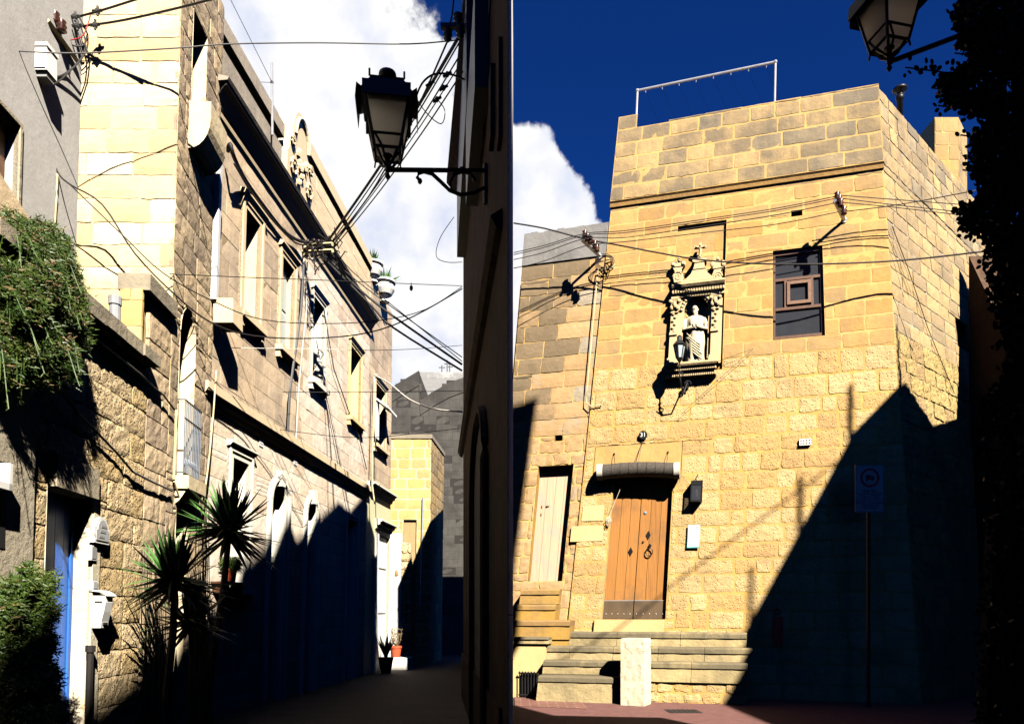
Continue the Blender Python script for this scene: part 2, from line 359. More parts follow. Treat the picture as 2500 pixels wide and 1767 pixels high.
class Wall:
    """a wall plane from p0 to p1. a: metres along it, v: height, off: towards the street; l0..l1: sideways lean per metre of height at its two ends"""
    def __init__(s, p0, p1, l0=(0, 0), l1=None, vr=6.):
        s.o = Vector((*p0, 0)); d = Vector((*p1, 0))-s.o; s.L = d.length; s.d = d.normalized()
        s.n = Vector((s.d.y, -s.d.x, 0))
        if s.n.dot(-s.o) < 0: s.n = -s.n
        s.l0 = Vector((*l0, 0)); s.l1 = Vector((*(l1 if l1 is not None else l0), 0)); s.vr = vr
    def pt(s, a, v, off=0):
        p = s.o+s.d*a+(s.l0+(s.l1-s.l0)*(a/s.L))*(v-s.vr)+s.n*off; return Vector((p.x, p.y, v))
    def inv(s, px, py, off=0):
        r = Vector(((px-1250)/F, 1, 0)); o = s.o+s.n*off
        t = o.dot(s.n)/r.dot(s.n); p = r*t
        a = (p-o).dot(s.d); v = CAMH+(HOR-py)/F*t
        def E(a, v):
            q = s.pt(a, v, off); return 1250+F*q.x/q.y-px, HOR-F*(q.z-CAMH)/q.y-py
        for _ in range(12):
            e0 = E(a, v); e1 = E(a+1e-3, v); e2 = E(a, v+1e-3)
            j11, j21 = (e1[0]-e0[0])/1e-3, (e1[1]-e0[1])/1e-3; j12, j22 = (e2[0]-e0[0])/1e-3, (e2[1]-e0[1])/1e-3
            D = j11*j22-j12*j21
            a -= (e0[0]*j22-e0[1]*j12)/D; v -= (j11*e0[1]-j21*e0[0])/D
        return a, v
    def rect(s, px0, py0, px1, py1, off=0):
        a0, v0 = s.inv(px0, py0, off); a1, v1 = s.inv(px1, py1, off)
        return (min(a0, a1), max(a0, a1), min(v0, v1), max(v0, v1))
def wbox(mb, W, a0, a1, v0, v1, o0, o1, mat=0, tint=(.5, 0, 0)):
    mb.hexa([W.pt(a0, v0, o1), W.pt(a1, v0, o1), W.pt(a1, v0, o0), W.pt(a0, v0, o0), W.pt(a0, v1, o1), W.pt(a1, v1, o1), W.pt(a1, v1, o0), W.pt(a0, v1, o0)], mat, tint)
def wprofile(mb, W, a0, a1, prof, mat=0, n=1):
    """moulding: prof is a list of (off, v), extruded from a0 to a1"""
    for k in range(n):
        b0 = a0+(a1-a0)*k/n; b1 = a0+(a1-a0)*(k+1)/n
        A = [W.pt(b0, v, o) for o, v in prof]; B = [W.pt(b1, v, o) for o, v in prof]
        for j in range(len(prof)-1): mb.quad(A[j], B[j], B[j+1], A[j+1], mat)
        if k == 0: mb.face([mb.vert(p) for p in A], mat)
        if k == n-1: mb.face([mb.vert(p) for p in B][::-1], mat)
def sub_rects(c, holes):
    out = [c]
    for h in holes:
        nx = []
        for (a0, a1, v0, v1) in out:
            b0, b1, w0, w1 = max(a0, h[0]), min(a1, h[1]), max(v0, h[2]), min(v1, h[3])
            if b0 >= b1-1e-4 or w0 >= w1-1e-4: nx.append((a0, a1, v0, v1)); continue
            if w0-v0 > .01: nx.append((a0, a1, v0, w0))
            if v1-w1 > .01: nx.append((a0, a1, w1, v1))
            if b0-a0 > .01: nx.append((a0, b0, w0, w1))
            if a1-b1 > .01: nx.append((b1, a1, w0, w1))
        out = nx
    return out
def masonry(mb, W, a0, a1, v0, v1, course=.27, lens=(.45, .7), joint=.01, dep=.012, rough=0., grid=.12, jit=0., holes=(), mat=0, mmat=1, off=0., seed=1, topf=None, smoothp=0., dirt=0., varc=.06, aleft=None, aright=None, matf=None, belly=0.):
    rd = random.Random(seed); v = v0
    while v < v1-.02:
        h = course*(1+rd.uniform(-varc, varc)); vt = min(v+h, v1)
        if v1-vt < course*.35: vt = v1
        b0 = aleft((v+vt)/2) if aleft else a0; b1 = aright((v+vt)/2) if aright else a1
        a = b0-rd.uniform(0, lens[0]*.8)
        while a < b1:
            ln = rd.uniform(*lens); c = (max(a, b0), min(a+ln, b1), v, vt); a += ln
            if b1-a < lens[0]*.35: c = (c[0], b1, v, vt); a = b1
            if c[1]-c[0] < .02: continue
            if topf:
                tp = topf((c[0]+c[1])/2)
                if tp <= c[2]+.03: continue
                c = (c[0], c[1], c[2], min(c[3], tp))
            tint = (rd.random(), rd.random(), min(1, max(0, rd.random()*.5+dirt*rd.random())))
            sm = rd.random() < smoothp
            for (x0, x1, y0, y1) in sub_rects(c, holes):
                mm_ = matf((x0+x1)/2, (y0+y1)/2) if matf else mat
                mb.quad(W.pt(x0, y0, off-dep), W.pt(x1, y0, off-dep), W.pt(x1, y1, off-dep), W.pt(x0, y1, off-dep), mmat, (rd.random(), 0, tint[2]))
                j = min(joint/2, (x1-x0)*.2, (y1-y0)*.2)
                X0, X1, Y0, Y1 = x0+j, x1-j, y0+j, y1-j
                rg = 0 if sm else rough
                g = grid if rg or jit else .5
                nx = max(2, min(40, int((X1-X0)/g)+1)); ny = max(2, min(24, int((Y1-Y0)/g)+1))
                sd = Vector((rd.uniform(0, 50), rd.uniform(0, 50), seed))
                po = rd.uniform(-.003, .003)+(0 if sm else rd.uniform(0, rough*.5))
                ids = []
                for iy in range(ny+1):
                    row = []
                    for ix in range(nx+1):
                        fx, fy = ix/nx, iy/ny
                        A, V = X0+(X1-X0)*fx, Y0+(Y1-Y0)*fy
                        edge = ix in (0, nx) or iy in (0, ny)
                        o = po
                        if jit and edge:
                            q = Vector((A*7, V*7, seed))+sd
                            A += mnoise.noise(q)*jit*(1.6 if (ix in (0, nx)) else .3); V += mnoise.noise(q+Vector((9, 9, 9)))*jit*(1.6 if iy in (0, ny) else .3)
                            cx = min(fx, 1-fx)*(X1-X0); cy = min(fy, 1-fy)*(Y1-Y0)
                            if ix in (0, nx) and iy in (0, ny):
                                A += (X0+X1-2*A)/(X1-X0)*jit*.35; V += (Y0+Y1-2*V)/(Y1-Y0)*jit*.35
                        if rg:
                            q = Vector((A*9, V*9, 0))+sd
                            o += (mnoise.noise(q)*.75+mnoise.noise(q*2.6)*.45)*rg
                        if belly: o += belly*min(1, 5*min(fx, 1-fx, fy, 1-fy))
                        if edge: o -= dep*.45 if not rg else min(dep*.5, .02)
                        row.append(mb.vert(W.pt(A, V, off+o)))
                    ids.append(row)
                for iy in range(ny):
                    for ix in range(nx): mb.face((ids[iy][ix], ids[iy][ix+1], ids[iy+1][ix+1], ids[iy+1][ix]), mm_, tint)
                loop = ids[0]+[r[-1] for r in ids[1:]]+ids[-1][-2::-1]+[r[0] for r in ids[-2:0:-1]]
                dn = [mb.vert(Vector(mb.v[i])-W.n*(dep+.03)) for i in loop]
                for k in range(len(loop)): mb.face((loop[k], dn[k], dn[(k+1) % len(loop)], loop[(k+1) % len(loop)]), mm_, tint)
        v = vt
def reveal(mb, W, h, depth, mat=0, back=None, off=0, skip=()):
    a0, a1, v0, v1 = h; q = W.pt; t = (.6, 0, 0)
    if 'l' not in skip: mb.quad(q(a0, v0, off), q(a0, v1, off), q(a0, v1, -depth), q(a0, v0, -depth), mat, t)
    if 'r' not in skip: mb.quad(q(a1, v0, off), q(a1, v1, off), q(a1, v1, -depth), q(a1, v0, -depth), mat, t)
    if 't' not in skip: mb.quad(q(a0, v1, off), q(a1, v1, off), q(a1, v1, -depth), q(a0, v1, -depth), mat, t)
    if 'b' not in skip: mb.quad(q(a0, v0, off), q(a1, v0, off), q(a1, v0, -depth), q(a0, v0, -depth), mat, t)
    if back is not None: mb.quad(q(a0, v0, -depth), q(a1, v0, -depth), q(a1, v1, -depth), q(a0, v1, -depth), back, t)
def core(mb, W, a0, a1, v0, v1, depth, mat=0, near=.45):
    wbox(mb, W, a0, a1, v0, v1, -depth, -near, mat)
def cable(name, pts, r, mat, label, cat='cable', group=None, seg=5, sub=4):
    """pts: (px, py, depth) along the run; smoothed"""
    Q = [P(*p) for p in pts]; out = []
    for i in range(len(Q)-1):
        p0 = Q[max(i-1, 0)]; p1 = Q[i]; p2 = Q[i+1]; p3 = Q[min(i+2, len(Q)-1)]
        for k in range(sub):
            t = k/sub
            out.append(.5*((2*p1)+(p2-p0)*t+(2*p0-5*p1+4*p2-p3)*t*t+(3*p1-p0-3*p2+p3)*t**3))
    out.append(Q[-1]); mb = MB(); mb.tube(out, r, seg)
    return obj(name, mb, mat, label=label, cat=cat, group=group, smooth=True)

# ================================================================ GROUND
mb = MB(); mb.quad((-60, -60, 0), (60, -60, 0), (60, 90, 0), (-60, 90, 0))
obj('ground', mb, 'paving_street', kind='structure', base=(0, 0, 0))
mb = MB(); mb.quad((.05, 2, .006), (12, 2, .006), (12, 14.5, .006), (.05, 14.5, .006))
obj('square', mb, 'asphalt_red', kind='structure', base=(0, 0, 0))
mb = MB(); mb.quad((.05, 11.75, .011), (1.2, 11.35, .011), (1.2, 12.5, .011), (.05, 13.5, .011))
obj('path', mb, 'paving_red', kind='structure', base=(0, 0, 0))

mb = MB(); mb.box(2.4, 2.9, 10.9, 11.3, 0, .012)
for k in range(6): mb.box(2.44+.075*k, 2.48+.075*k, 10.94, 11.26, .012, .018)
obj('drain_cover', mb, ['black_and_shade'] if 'black_and_shade' in MATS else ['black_iron'], label='square iron drain cover set in the red paving', cat='drain cover')

# ================================================================ LEFT SIDE OF THE STREET
A = Wall((-3.652, 4.0), (-3.981, 8.45), (.03, 0))               # rough terrace wall
FR = Wall((-5.35, 8.45), (-3.981, 8.45), (.03, 0))              # tower, face towards us
TS = Wall((-3.981, 8.45), (-4.086, 9.87), (.03, 0), (.034, 0))  # tower, face to the street
ST = Wall((-4.80, 4.0), (-5.13, 8.45), (.03, 0))                # grey stucco house above the terrace
B = Wall((-4.167, 9.5), (-3.558, 17.7), (.033, 0), (.02, 0))    # townhouse
B3 = Wall((-3.558, 17.72), (-3.355, 19.9), (.02, 0), (.01, 0))
def Aa(px, py, off=0): return A.inv(px, py, off)

# ---- terrace wall with its door
tw = thing('terrace_wall', (-3.8, 6.2, 0), 'rough golden limestone wall with a blue door and a coping of weathered slabs', 'wall')
dl, dr = Aa(116, 1190)[0], Aa(226, 1214)[0]
door = (dl, dr, 0, 2.60)
wn = (Aa(-40, 1100)[0], Aa(13, 1180)[0], 2.05, 2.5)
mb = MB()
a_st = Aa(72, 1300)[0]
def mf(a, v): return 0
masonry(mb, A, a_st, Aa(363, 870)[0]-.005, 0, 4.2, .285, (.45, .75), .012, .012, rough=.010, grid=.045, jit=.010, holes=[door], seed=11, smoothp=.04)
masonry(mb, A, Aa(363, 870)[0]-.003, A.L, 0, 4.98, .285, (.4, .7), .012, .012, rough=.012, grid=.07, jit=.006, holes=[], seed=12, mat=2)
wbox(mb, A, 0, A.L, 0, 4.15, -1.1, -.42, 2)
obj('wall', mb, ['rough_wall', 'mortar_dark', 'tower_side'], tw)
mb = MB(); reveal(mb, A, door, .20, 0, skip='b'); wbox(mb, A, dr, dr+.13, 0, 2.45, -.02, .022); wbox(mb, A, dr+.004, dr+.15, .0, .95, -.02, .028)
obj('door_jamb', mb, ['pillar_white'], tw)
mb = MB()
P4 = [Aa(133, 1097), Aa(231, 1140), Aa(226, 1214), Aa(127, 1174)]
wbox(mb, A, P4[3][0]-.02, P4[1][0], 2.59, 2.87, -.25, .05)
obj('lintel', mb, ['coping_stone'], tw)
mb = MB()
for k in range(5):
    x0 = dl+(dr-dl)*k/5; x1 = dl+(dr-dl)*(k+1)/5
    wbox(mb, A, x0+.004, x1-.004, .02, 2.6, -.215, -.17)
wbox(mb, A, dl, dr, 0.02, 2.6, -.24, -.21); wbox(mb, A, dl, dl+.05, .02, 2.6, -.2, -.155); wbox(mb, A, dr-.05, dr, .02, 2.6, -.2, -.155)
d_ = obj('door', mb, ['blue_paint'], tw)
mb = MB()
for v in (.5, 1.25, 1.9): wbox(mb, A, dl+.05, dl+.22, v, v+.04, -.172, -.16)
obj('hinge', mb, ['black_iron'], tw)
mb = MB()
k = Aa(150, 700)[0]; ce = Aa(363, 868)[0]; n_ = 9; rd = random.Random(3)
for i in range(n_):
    x0 = .3+(ce-.3)*i/n_; x1 = .3+(ce-.3)*(i+1)/n_
    wbox(mb, A, x0+.004, x1-.004, 4.2+rd.uniform(-.01, .01), 4.33+rd.uniform(-.015, .015), -.36, .13+rd.uniform(-.02, .02), 0, (rd.random(), 0, rd.random()))
obj('coping', mb, ['coping_stone'], tw)
# stepped parapet pier beside the tower
mb = MB(); pf = Wall((-4.17, 7.68), (-3.93, 7.68), (.03, 0))
masonry(mb, pf, 0, .24, 4.3, 5.0, .29, (.3, .4), .008, .01, grid=.08, rough=.006, jit=.004, seed=5)
wbox(mb, A, Aa(357, 700)[0]+.02, A.L-.02, 4.2, 4.98, -.28, -.06, 0)
wbox(mb, A, Aa(357, 690)[0]-.06, A.L-.01, 4.985, 5.16, -.27, .07, 2, (.5, 0, .8))
obj('parapet_pier', mb, ['stone_smooth', 'mortar_pale', 'coping_stone'], tw)
mb = MB()
mb.prism([(-4.45, 6.2, 4.2), (-4.45, 7.6, 4.2), (-4.45, 7.6, 4.75), (-4.45, 6.9, 5.02), (-4.45, 6.2, 5.35)], (-.25, 0, 0))
obj('stair_parapet', mb, ['tower_side'], tw)
# smooth stucco patch at the near end of the wall
mb = MB(); wbox(mb, A, 0, a_st, 0, 4.15, -.42, .03)
obj('stucco_patch', mb, ['stucco_beige'], tw)
wn = A.rect(-60, 1105, 14, 1182, .03)
mb = MB(); wbox(mb, A, 0.05, wn[1], 2.0, wn[3], .028, .036, 0)
wf = obj('window', mb, ['void'], tw)
mb = MB(); q = [A.inv(-40, 1070, .12), A.inv(24, 1172, .12)]
wbox(mb, A, .1, q[1][0], 2.42, 2.47, .03, .14); wbox(mb, A, q[1][0]-.035, q[1][0], 2.42, 2.62, .03, .14)
obj('sash', mb, ['white_paint'], wf)

# ---- grey stucco house, set back above the terrace
sh = thing('stucco_house', (-5.0, 6.5, 0), 'grey stuccoed house behind the terrace with one brown framed window', 'house')
ww = ST.rect(-70, 300, 44, 800); wa = ST.inv(46, 330)[0]; wv1 = ST.inv(5, 262)[1]
mb = MB(); hole = (.9, wa, 4.6, wv1)
for rr in sub_rects((0, ST.L, 0, 11), [hole]):
    na = max(1, int((rr[1]-rr[0])/.3))
    wbox(mb, ST, rr[0], rr[1], rr[2], rr[3], -.3, 0)
wbox(mb, ST, 0, ST.L, 0, 11, -3, -.5); wbox(mb, ST, ST.L, ST.L+.3, 0, 9.5, -3, -.05)
obj('wall', mb, ['stucco_grey'], sh)
mb = MB(); wbox(mb, ST, wa, wa+.035, 4.55, wv1+.035, -.05, .02); wbox(mb, ST, .9, wa, wv1, wv1+.035, -.05, .02)
obj('window_trim', mb, ['coping_stone'], sh)
mb = MB(); wbox(mb, ST, .9, wa, 4.6, wv1, -.31, -.28); o1 = obj('window', mb, ['void'], sh)
mb = MB(); wbox(mb, ST, wa-.12, wa-.02, 4.6, wv1-.02, -.22, -.12); wbox(mb, ST, wa-.34, wa-.26, 4.6, wv1-.5, -.27, -.2); wbox(mb, ST, .9, wa, wv1-.1, wv1-.03, -.22, -.12)
obj('frame', mb, ['timber_light'], o1)

# ---- stone tower house
to = thing('stone_tower', (-4.6, 9.0, 0), 'tall sunlit limestone tower house with long flush blocks', 'house')
TV = 9.85
ay, v_ = TS.inv(487, 90); win = (TS.inv(470, 150)[0], TS.inv(505, 150)[0], TS.inv(470, 260)[1], TS.inv(505, 90)[1])
arch = (TS.inv(438, 900)[0], TS.inv(476, 900)[0], TS.inv(438, 1165)[1], TS.inv(450, 740)[1])
ld = (TS.inv(429, 1290)[0], TS.inv(456, 1290)[0], 0, TS.inv(430, 1243)[1])
mb = MB()
masonry(mb, FR, 0, FR.L, 3.5, TV, .268, (.45, .72), .014, .008, rough=.004, grid=.12, jit=.012, seed=21, mat=0, mmat=1, dirt=.5, belly=.004)
ac = (arch[0]+arch[1])/2; ar = (arch[1]-arch[0])/2; asp = arch[3]-ar*1.5
archh = [(arch[0], arch[1], arch[2], asp)]
for k in range(5):        # stepped stones that frame the pointed arch; trimmed by the arch ring below
    z0 = asp+(arch[3]-asp)*k/5; z1 = asp+(arch[3]-asp)*(k+1)/5; hw = ar*math.sqrt(max(0, 1-((k+.5)/5)**2))
    archh.append((ac-hw, ac+hw, z0, z1))
masonry(mb, TS, 0, TS.L, 3.1, TV, .268, (.35, .55), .012, .012, rough=.008, grid=.08, jit=.008, holes=[win]+archh, seed=22, mat=2, mmat=3, dirt=.8)
masonry(mb, TS, 0, TS.L, 0, 3.1, .27, (.4, .6), .012, .014, rough=.015, grid=.07, jit=.008, holes=[ld], seed=23, mat=2, mmat=3)
mb.hexa([FR.pt(0, 0, -.06), FR.pt(FR.L, 0, -.06), TS.pt(TS.L, 0, -.4), FR.pt(0, 0, -1.3), FR.pt(0, TV-.05, -.06), FR.pt(FR.L-.5, TV-.05, -.06), TS.pt(TS.L, TV-.05, -.6), FR.pt(0, TV-.05, -1.3)], 2)
obj('wall', mb, ['tower_front', 'mortar_cream', 'tower_side', 'mortar_dark'], to)
mb = MB(); reveal(mb, TS, win, .3, 0, 1); o1 = obj('window', mb, ['tower_front', 'brown_interior'], to)
mb = MB(); c0, c1 = win[0]-.06, win[1]+.06
prof = [(0, win[2]), (.26, win[2]), (.26, win[2]-.22)]+[(.26-.26*(1-math.cos(t)), win[2]-.22-.36*math.sin(t)) for t in [R(x) for x in (15, 30, 45, 60, 75, 90)]]
wprofile(mb, TS, c0, c1, prof)
obj('corbel_sill', mb, ['tower_front'], to)
mb = MB(); reveal(mb, TS, (arch[0], arch[1], arch[2], asp), .28, 0, 1, skip='t')
q = []
for k in range(9):
    t = math.pi*k/8; q.append((ac-ar*math.cos(t), asp+(arch[3]-asp)*math.sin(t)))
for k in range(8): mb.quad(TS.pt(*q[k], .004), TS.pt(*q[k+1], .004), TS.pt(*q[k+1], -.28), TS.pt(*q[k], -.28), 0)
mb.face([mb.vert(TS.pt(*x, -.28)) for x in q], 1)
obj('arched_window', mb, ['tower_front', 'void'], to)
mb = MB(); wbox(mb, TS, arch[0]-.05, arch[1]+.05, arch[2]-.16, arch[2], 0, .17)
wprofile(mb, TS, arch[0]-.02, arch[1]+.02, [(0, arch[2]-.16), (.14, arch[2]-.161), (.05, arch[2]-.3), (0, arch[2]-.34)])
sil = obj('window_sill', mb, ['tower_front'], to)
mb = MB(); rv0, rv1 = arch[2]+.02, TS.inv(438, 978)[1]
n_ = 11
for k in range(n_):
    a_ = arch[0]-.02+(arch[1]-arch[0]+.04)*k/(n_-1)
    mb.tube([TS.pt(a_, rv0, .09), TS.pt(a_, rv1, .09)], .008, 5)
for v in (rv0+.02, rv1, rv1-.22): mb.tube([TS.pt(arch[0]-.03, v, .09), TS.pt(arch[1]+.03, v, .09)], .011, 5)
for a_ in (arch[0]-.03, arch[1]+.03): mb.tube([TS.pt(a_, rv1, -.02), TS.pt(a_, rv1, .09)], .009, 5); mb.tube([TS.pt(a_, rv0+.02, -.02), TS.pt(a_, rv0+.02, .09)], .009, 5)
for k in range(n_-1):
    a_ = arch[0]+(arch[1]-arch[0])*(k+.5)/(n_-1)
    mb.tube([TS.pt(a_-.02, rv0+.12, .09), TS.pt(a_, rv0+.2, .09), TS.pt(a_+.02, rv0+.12, .09)], .006, 4)
obj('balcony_railing', mb, ['iron_grey'], to)
mb = MB(); reveal(mb, TS, ld, .25, 0, 1, skip='b'); obj('doorway', mb, ['tower_front', 'void'], to)

# ---- long townhouse; its cornice is coloured black to paint the shade there
th = thing('townhouse', (-3.9, 13.6, 0), 'long two storey limestone townhouse with a cornice coloured black for its shade and a crested parapet', 'house')
def hB(x0, x1, v0, v1): return (B.inv(x0, 900)[0], B.inv(x1, 900)[0], v0, v1)
wins = [hB(586, 621, 6.02, 7.62), hB(680, 708, 6.05, 7.6), hB(760, 785, 6.0, 7.6), hB(854, 878, 5.95, 7.55)]
def hL(x0, x1, v0, v1): return (B.inv(x0, 1250)[0], B.inv(x1, 1250)[0], v0, v1)
lw = hL(562, 600, 1.9, 3.83); ad1 = hL(661, 694, 0, 3.72); ad2 = hL(748, 768, 0, 3.66); d3 = hL(848, 870, 0, 3.68)
SC = 4.5
a745 = B.inv(738, 800)[0]
def arch_holes(h):
    c = (h[0]+h[1])/2; r = (h[1]-h[0])/2; sp = h[3]-r*1.25; out = [(h[0], h[1], h[2], sp)]
    for k in range(5): out.append((c-r*math.sqrt(1-((k+.5)/5)**2), c+r*math.sqrt(1-((k+.5)/5)**2), sp+(h[3]-sp)*k/5, sp+(h[3]-sp)*(k+1)/5))
    return out
mb = MB()
masonry(mb, B, 0, B.L, SC, 8.62, .30, (.5, .85), .007, .006, rough=.003, grid=.2, jit=.003, holes=wins, seed=31, mat=0, mmat=2, matf=lambda a, v: 1 if a < a745 else 0, dirt=.6)
masonry(mb, B, 0, B.L, 0, SC, .31, (.5, .9), .008, .007, rough=.004, grid=.14, jit=.003, holes=[lw, d3]+arch_holes(ad1)+arch_holes(ad2), seed=32, mat=0, mmat=2)
core(mb, B, .05, B.L, 0, 8.6, 3.5, 0, near=.42)
obj('wall', mb, ['townhouse_pale', 'townhouse_tan', 'mortar_dark'], th)
mb = MB()
wprofile(mb, B, .25, B.L, [(0, 8.47), (.05, 8.49), (.06, 8.55), (.10, 8.60), (.12, 8.66), (.19, 8.70), (.19, 8.735)])
obj('cornice', mb, ['black_and_shade'], th)
mb = MB(); wprofile(mb, B, .22, B.L+.03, [(.0, 8.735), (.21, 8.74), (.23, 8.78), (0, 8.84)]); obj('cornice_top', mb, ['parapet_grey'], th)
mb = MB(); wprofile(mb, B, .25, B.L, [(0, 8.36), (.035, 8.38), (.045, 8.43), (0, 8.46)]); obj('bed_mould', mb, ['trim_cream'], th)
aC0, aC1 = B.inv(690, 400)[0], B.inv(752, 480)[0]
mb = MB()
wbox(mb, B, .3, aC0, 8.8, 9.42, -.3, -.02); wbox(mb, B, .3, aC0, 9.42, 9.56, -.3, -.09, 1); wbox(mb, B, .3, aC0, 9.56, 9.78, -.32, .02)  # recessed groove blackened, its shade painted in
masonry(mb, B, aC1, B.L, 8.8, 9.95, .3, (.5, .8), .008, .006, grid=.3, seed=33, off=-.02, mat=2, mmat=3)
wbox(mb, B, aC1, B.L, 8.8, 9.95, -.32, -.06, 2); wbox(mb, B, aC1, B.L, 9.95, 10.05, -.3, -.09, 1); wbox(mb, B, aC1, B.L+.02, 10.05, 10.28, -.34, .03, 2)
obj('parapet', mb, ['parapet_grey', 'black_and_shade', 'trim_cream', 'mortar_dark'], th)
# crest: scrolled panel with a round head
mb = MB(); cc = (aC0+aC1)/2; cw = (aC1-aC0)/2
pr = [(cc-cw, 8.85), (cc+cw, 8.85), (cc+cw, 9.35), (cc+cw*.8, 9.55), (cc+cw*.62, 9.85)]+[(cc+cw*.6*math.cos(t), 9.85+.5*math.sin(t)) for t in [math.pi*k/10 for k in range(11)]]+[(cc-cw*.62, 9.85), (cc-cw*.8, 9.55), (cc-cw, 9.35)]
mb.prism([B.pt(a, v, .08) for a, v in pr], B.n*-.38)
mb.tube([B.pt(cc+cw*.5*math.cos(t), 9.83+.42*math.sin(t), .1) for t in [math.pi*k/12 for k in range(13)]], .035, 6)
for sgn in (-1, 1):
    for (cx, cz, r0) in ((.62, 9.2, .17), (.72, 9.62, .1)):
        mb.tube([B.pt(cc+sgn*cw*cx+math.cos(t)*r0*(1-t/14)*.9, cz+math.sin(t)*r0*(1-t/14), .11) for t in [k*.6 for k in range(15)]], .028, 5)
for k in range(14):
    rd = random.Random(k); mb.sphere(B.pt(cc+rd.uniform(-.25, .25), 9.3+rd.uniform(-.28, .35), .09), .06, .06, .06, 6, 4)
obj('crest', mb, ['trim_cream'], th, smooth=False)
mb = MB()
wprofile(mb, B, .12, B.inv(896, 1215)[0], [(0, 4.36), (.045, 4.38), (.055, 4.43), (.10, 4.46), (.10, 4.5), (.14, 4.52), (.14, 4.64), (0, 4.66)])
obj('string_course', mb, ['trim_cream'], th)
def surround(nm, W, h, wd, matn, hood=True, sill=True, pr=.05, back='void', depth=.3, matr=None, par=None):
    mb = MB(); a0, a1, v0, v1 = h
    for (x0, x1, z0, z1) in ((a0-wd, a0, v0, v1+wd), (a1, a1+wd, v0, v1+wd), (a0, a1, v1, v1+wd)):
        wbox(mb, W, x0, x1, z0, z1, -.02, pr*.6)
    wbox(mb, W, a0-wd, a0-wd*.6, v0, v1+wd, 0, pr); wbox(mb, W, a1+wd*.6, a1+wd, v0, v1+wd, 0, pr); wbox(mb, W, a0-wd*.6, a1+wd*.6, v1+wd*.6, v1+wd, 0, pr)
    if hood: wprofile(mb, W, a0-wd*1.3, a1+wd*1.3, [(0, v1+wd), (pr*1.2, v1+wd+.01), (pr*1.9, v1+wd+.05), (pr*1.9, v1+wd+.075), (0, v1+wd+.1)])
    reveal(mb, W, h, depth, 0, 1, off=pr*.6, skip='' if v0 > .1 else 'b')
    f = obj(nm, mb, [matn, back], par)
    if sill:
        mb = MB(); wbox(mb, W, a0-wd*1.4, a1+wd*1.4, v0-.09, v0, -.02, .13)
        wbox(mb, W, a0-wd*1.2, a0-wd*.5, v0-.2, v0-.09, 0, .08); wbox(mb, W, a1+wd*.5, a1+wd*1.2, v0-.2, v0-.09, 0, .08)
        obj('sill', mb, [matn], f)
    return f
w1 = surround('window', B, wins[0], .13, 'trim_cream', par=th, depth=.36)
w2 = surround('window', B, wins[1], .12, 'trim_cream', par=th, depth=.1, back='white_paint')
mb = MB(); a0, a1, v0, v1 = wins[1]
for (x0, x1, z0, z1) in ((a0+.04, (a0+a1)/2-.02, v0+.05, 6.75), ((a0+a1)/2+.02, a1-.04, v0+.05, 6.75), (a0+.04, (a0+a1)/2-.02, 6.83, v1-.05), ((a0+a1)/2+.02, a1-.04, 6.83, v1-.05)): wbox(mb, B, x0, x1, z0, z1, -.098, -.085)
obj('pane', mb, ['glass_pale'], w2)
w3 = surround('window', B, wins[2], .11, 'trim_white', par=th, depth=.36)
w4 = surround('window', B, wins[3], .11, 'trim_sun_yellow', par=th, depth=.4)
surround('window', B, lw, .14, 'trim_white', par=th, depth=.36, sill=True)
def arched(h, nm, back, depth):
    mb = MB(); c = (h[0]+h[1])/2; r = (h[1]-h[0])/2; sp = h[3]-r*1.25
    pts = [(h[0], h[2])]+[(c-r*math.cos(t), sp+r*1.25*math.sin(t)) for t in [math.pi*k/14 for k in range(15)]]+[(h[1], h[2])]
    out = [(h[0]-.15, h[2])]+[(c-(r+.15)*math.cos(t), sp+(r*1.25+.17)*math.sin(t)) for t in [math.pi*k/14 for k in range(15)]]+[(h[1]+.15, h[2])]
    mid = [((p[0]*.45+q[0]*.55), (p[1]*.45+q[1]*.55)) for p, q in zip(pts, out)]
    for k in range(len(pts)-1):
        for (u, w_, o0, o1) in ((pts, mid, .035, .035), (mid, out, .07, .07)): mb.quad(B.pt(*u[k], o0), B.pt(*u[k+1], o0), B.pt(*w_[k+1], o1), B.pt(*w_[k], o1), 0)
        mb.quad(B.pt(*pts[k], .035), B.pt(*pts[k+1], .035), B.pt(*pts[k+1], -depth), B.pt(*pts[k], -depth), 0)
        mb.quad(B.pt(*mid[k], .035), B.pt(*mid[k+1], .035), B.pt(*mid[k+1], .07), B.pt(*mid[k], .07), 0)
        mb.quad(B.pt(*out[k], -.01), B.pt(*out[k+1], -.01), B.pt(*out[k+1], .07), B.pt(*out[k], .07), 0)
    mb.prism([B.pt(c-.07, h[3]-.02, .1), B.pt(c+.07, h[3]-.02, .1), B.pt(c+.11, h[3]+.24, .1), B.pt(c-.11, h[3]+.24, .1)], B.n*-.1)
    f = obj(nm, mb, ['trim_white'], th)
    mb = MB(); mb.face([mb.vert(B.pt(*x, -depth)) for x in pts], 0)
    for k in (0, 1): wbox(mb, B, h[0]+.03+k*r, h[0]+r-.03+k*r, .15, 2.3, -depth, -depth+.03)
    wbox(mb, B, h[0], h[1], 2.42, 2.52, -depth, -depth+.06)
    o = obj('door_leaf', mb, [back], f)
    mb = MB(); mb.tube([B.pt(c+.05, 1.15, -depth+.03), B.pt(c+.05, 1.15, -depth+.1), B.pt(c+.05, 1.02, -depth+.1)], .015, 5); obj('handle', mb, ['black_iron'], f)
    return f
arched(ad1, 'arched_door', 'white_paint', .22); arched(ad2, 'arched_door', 'trim_cream', .22)
surround('door', B, d3, .12, 'trim_white', par=th, depth=.3, sill=False, hood=False)
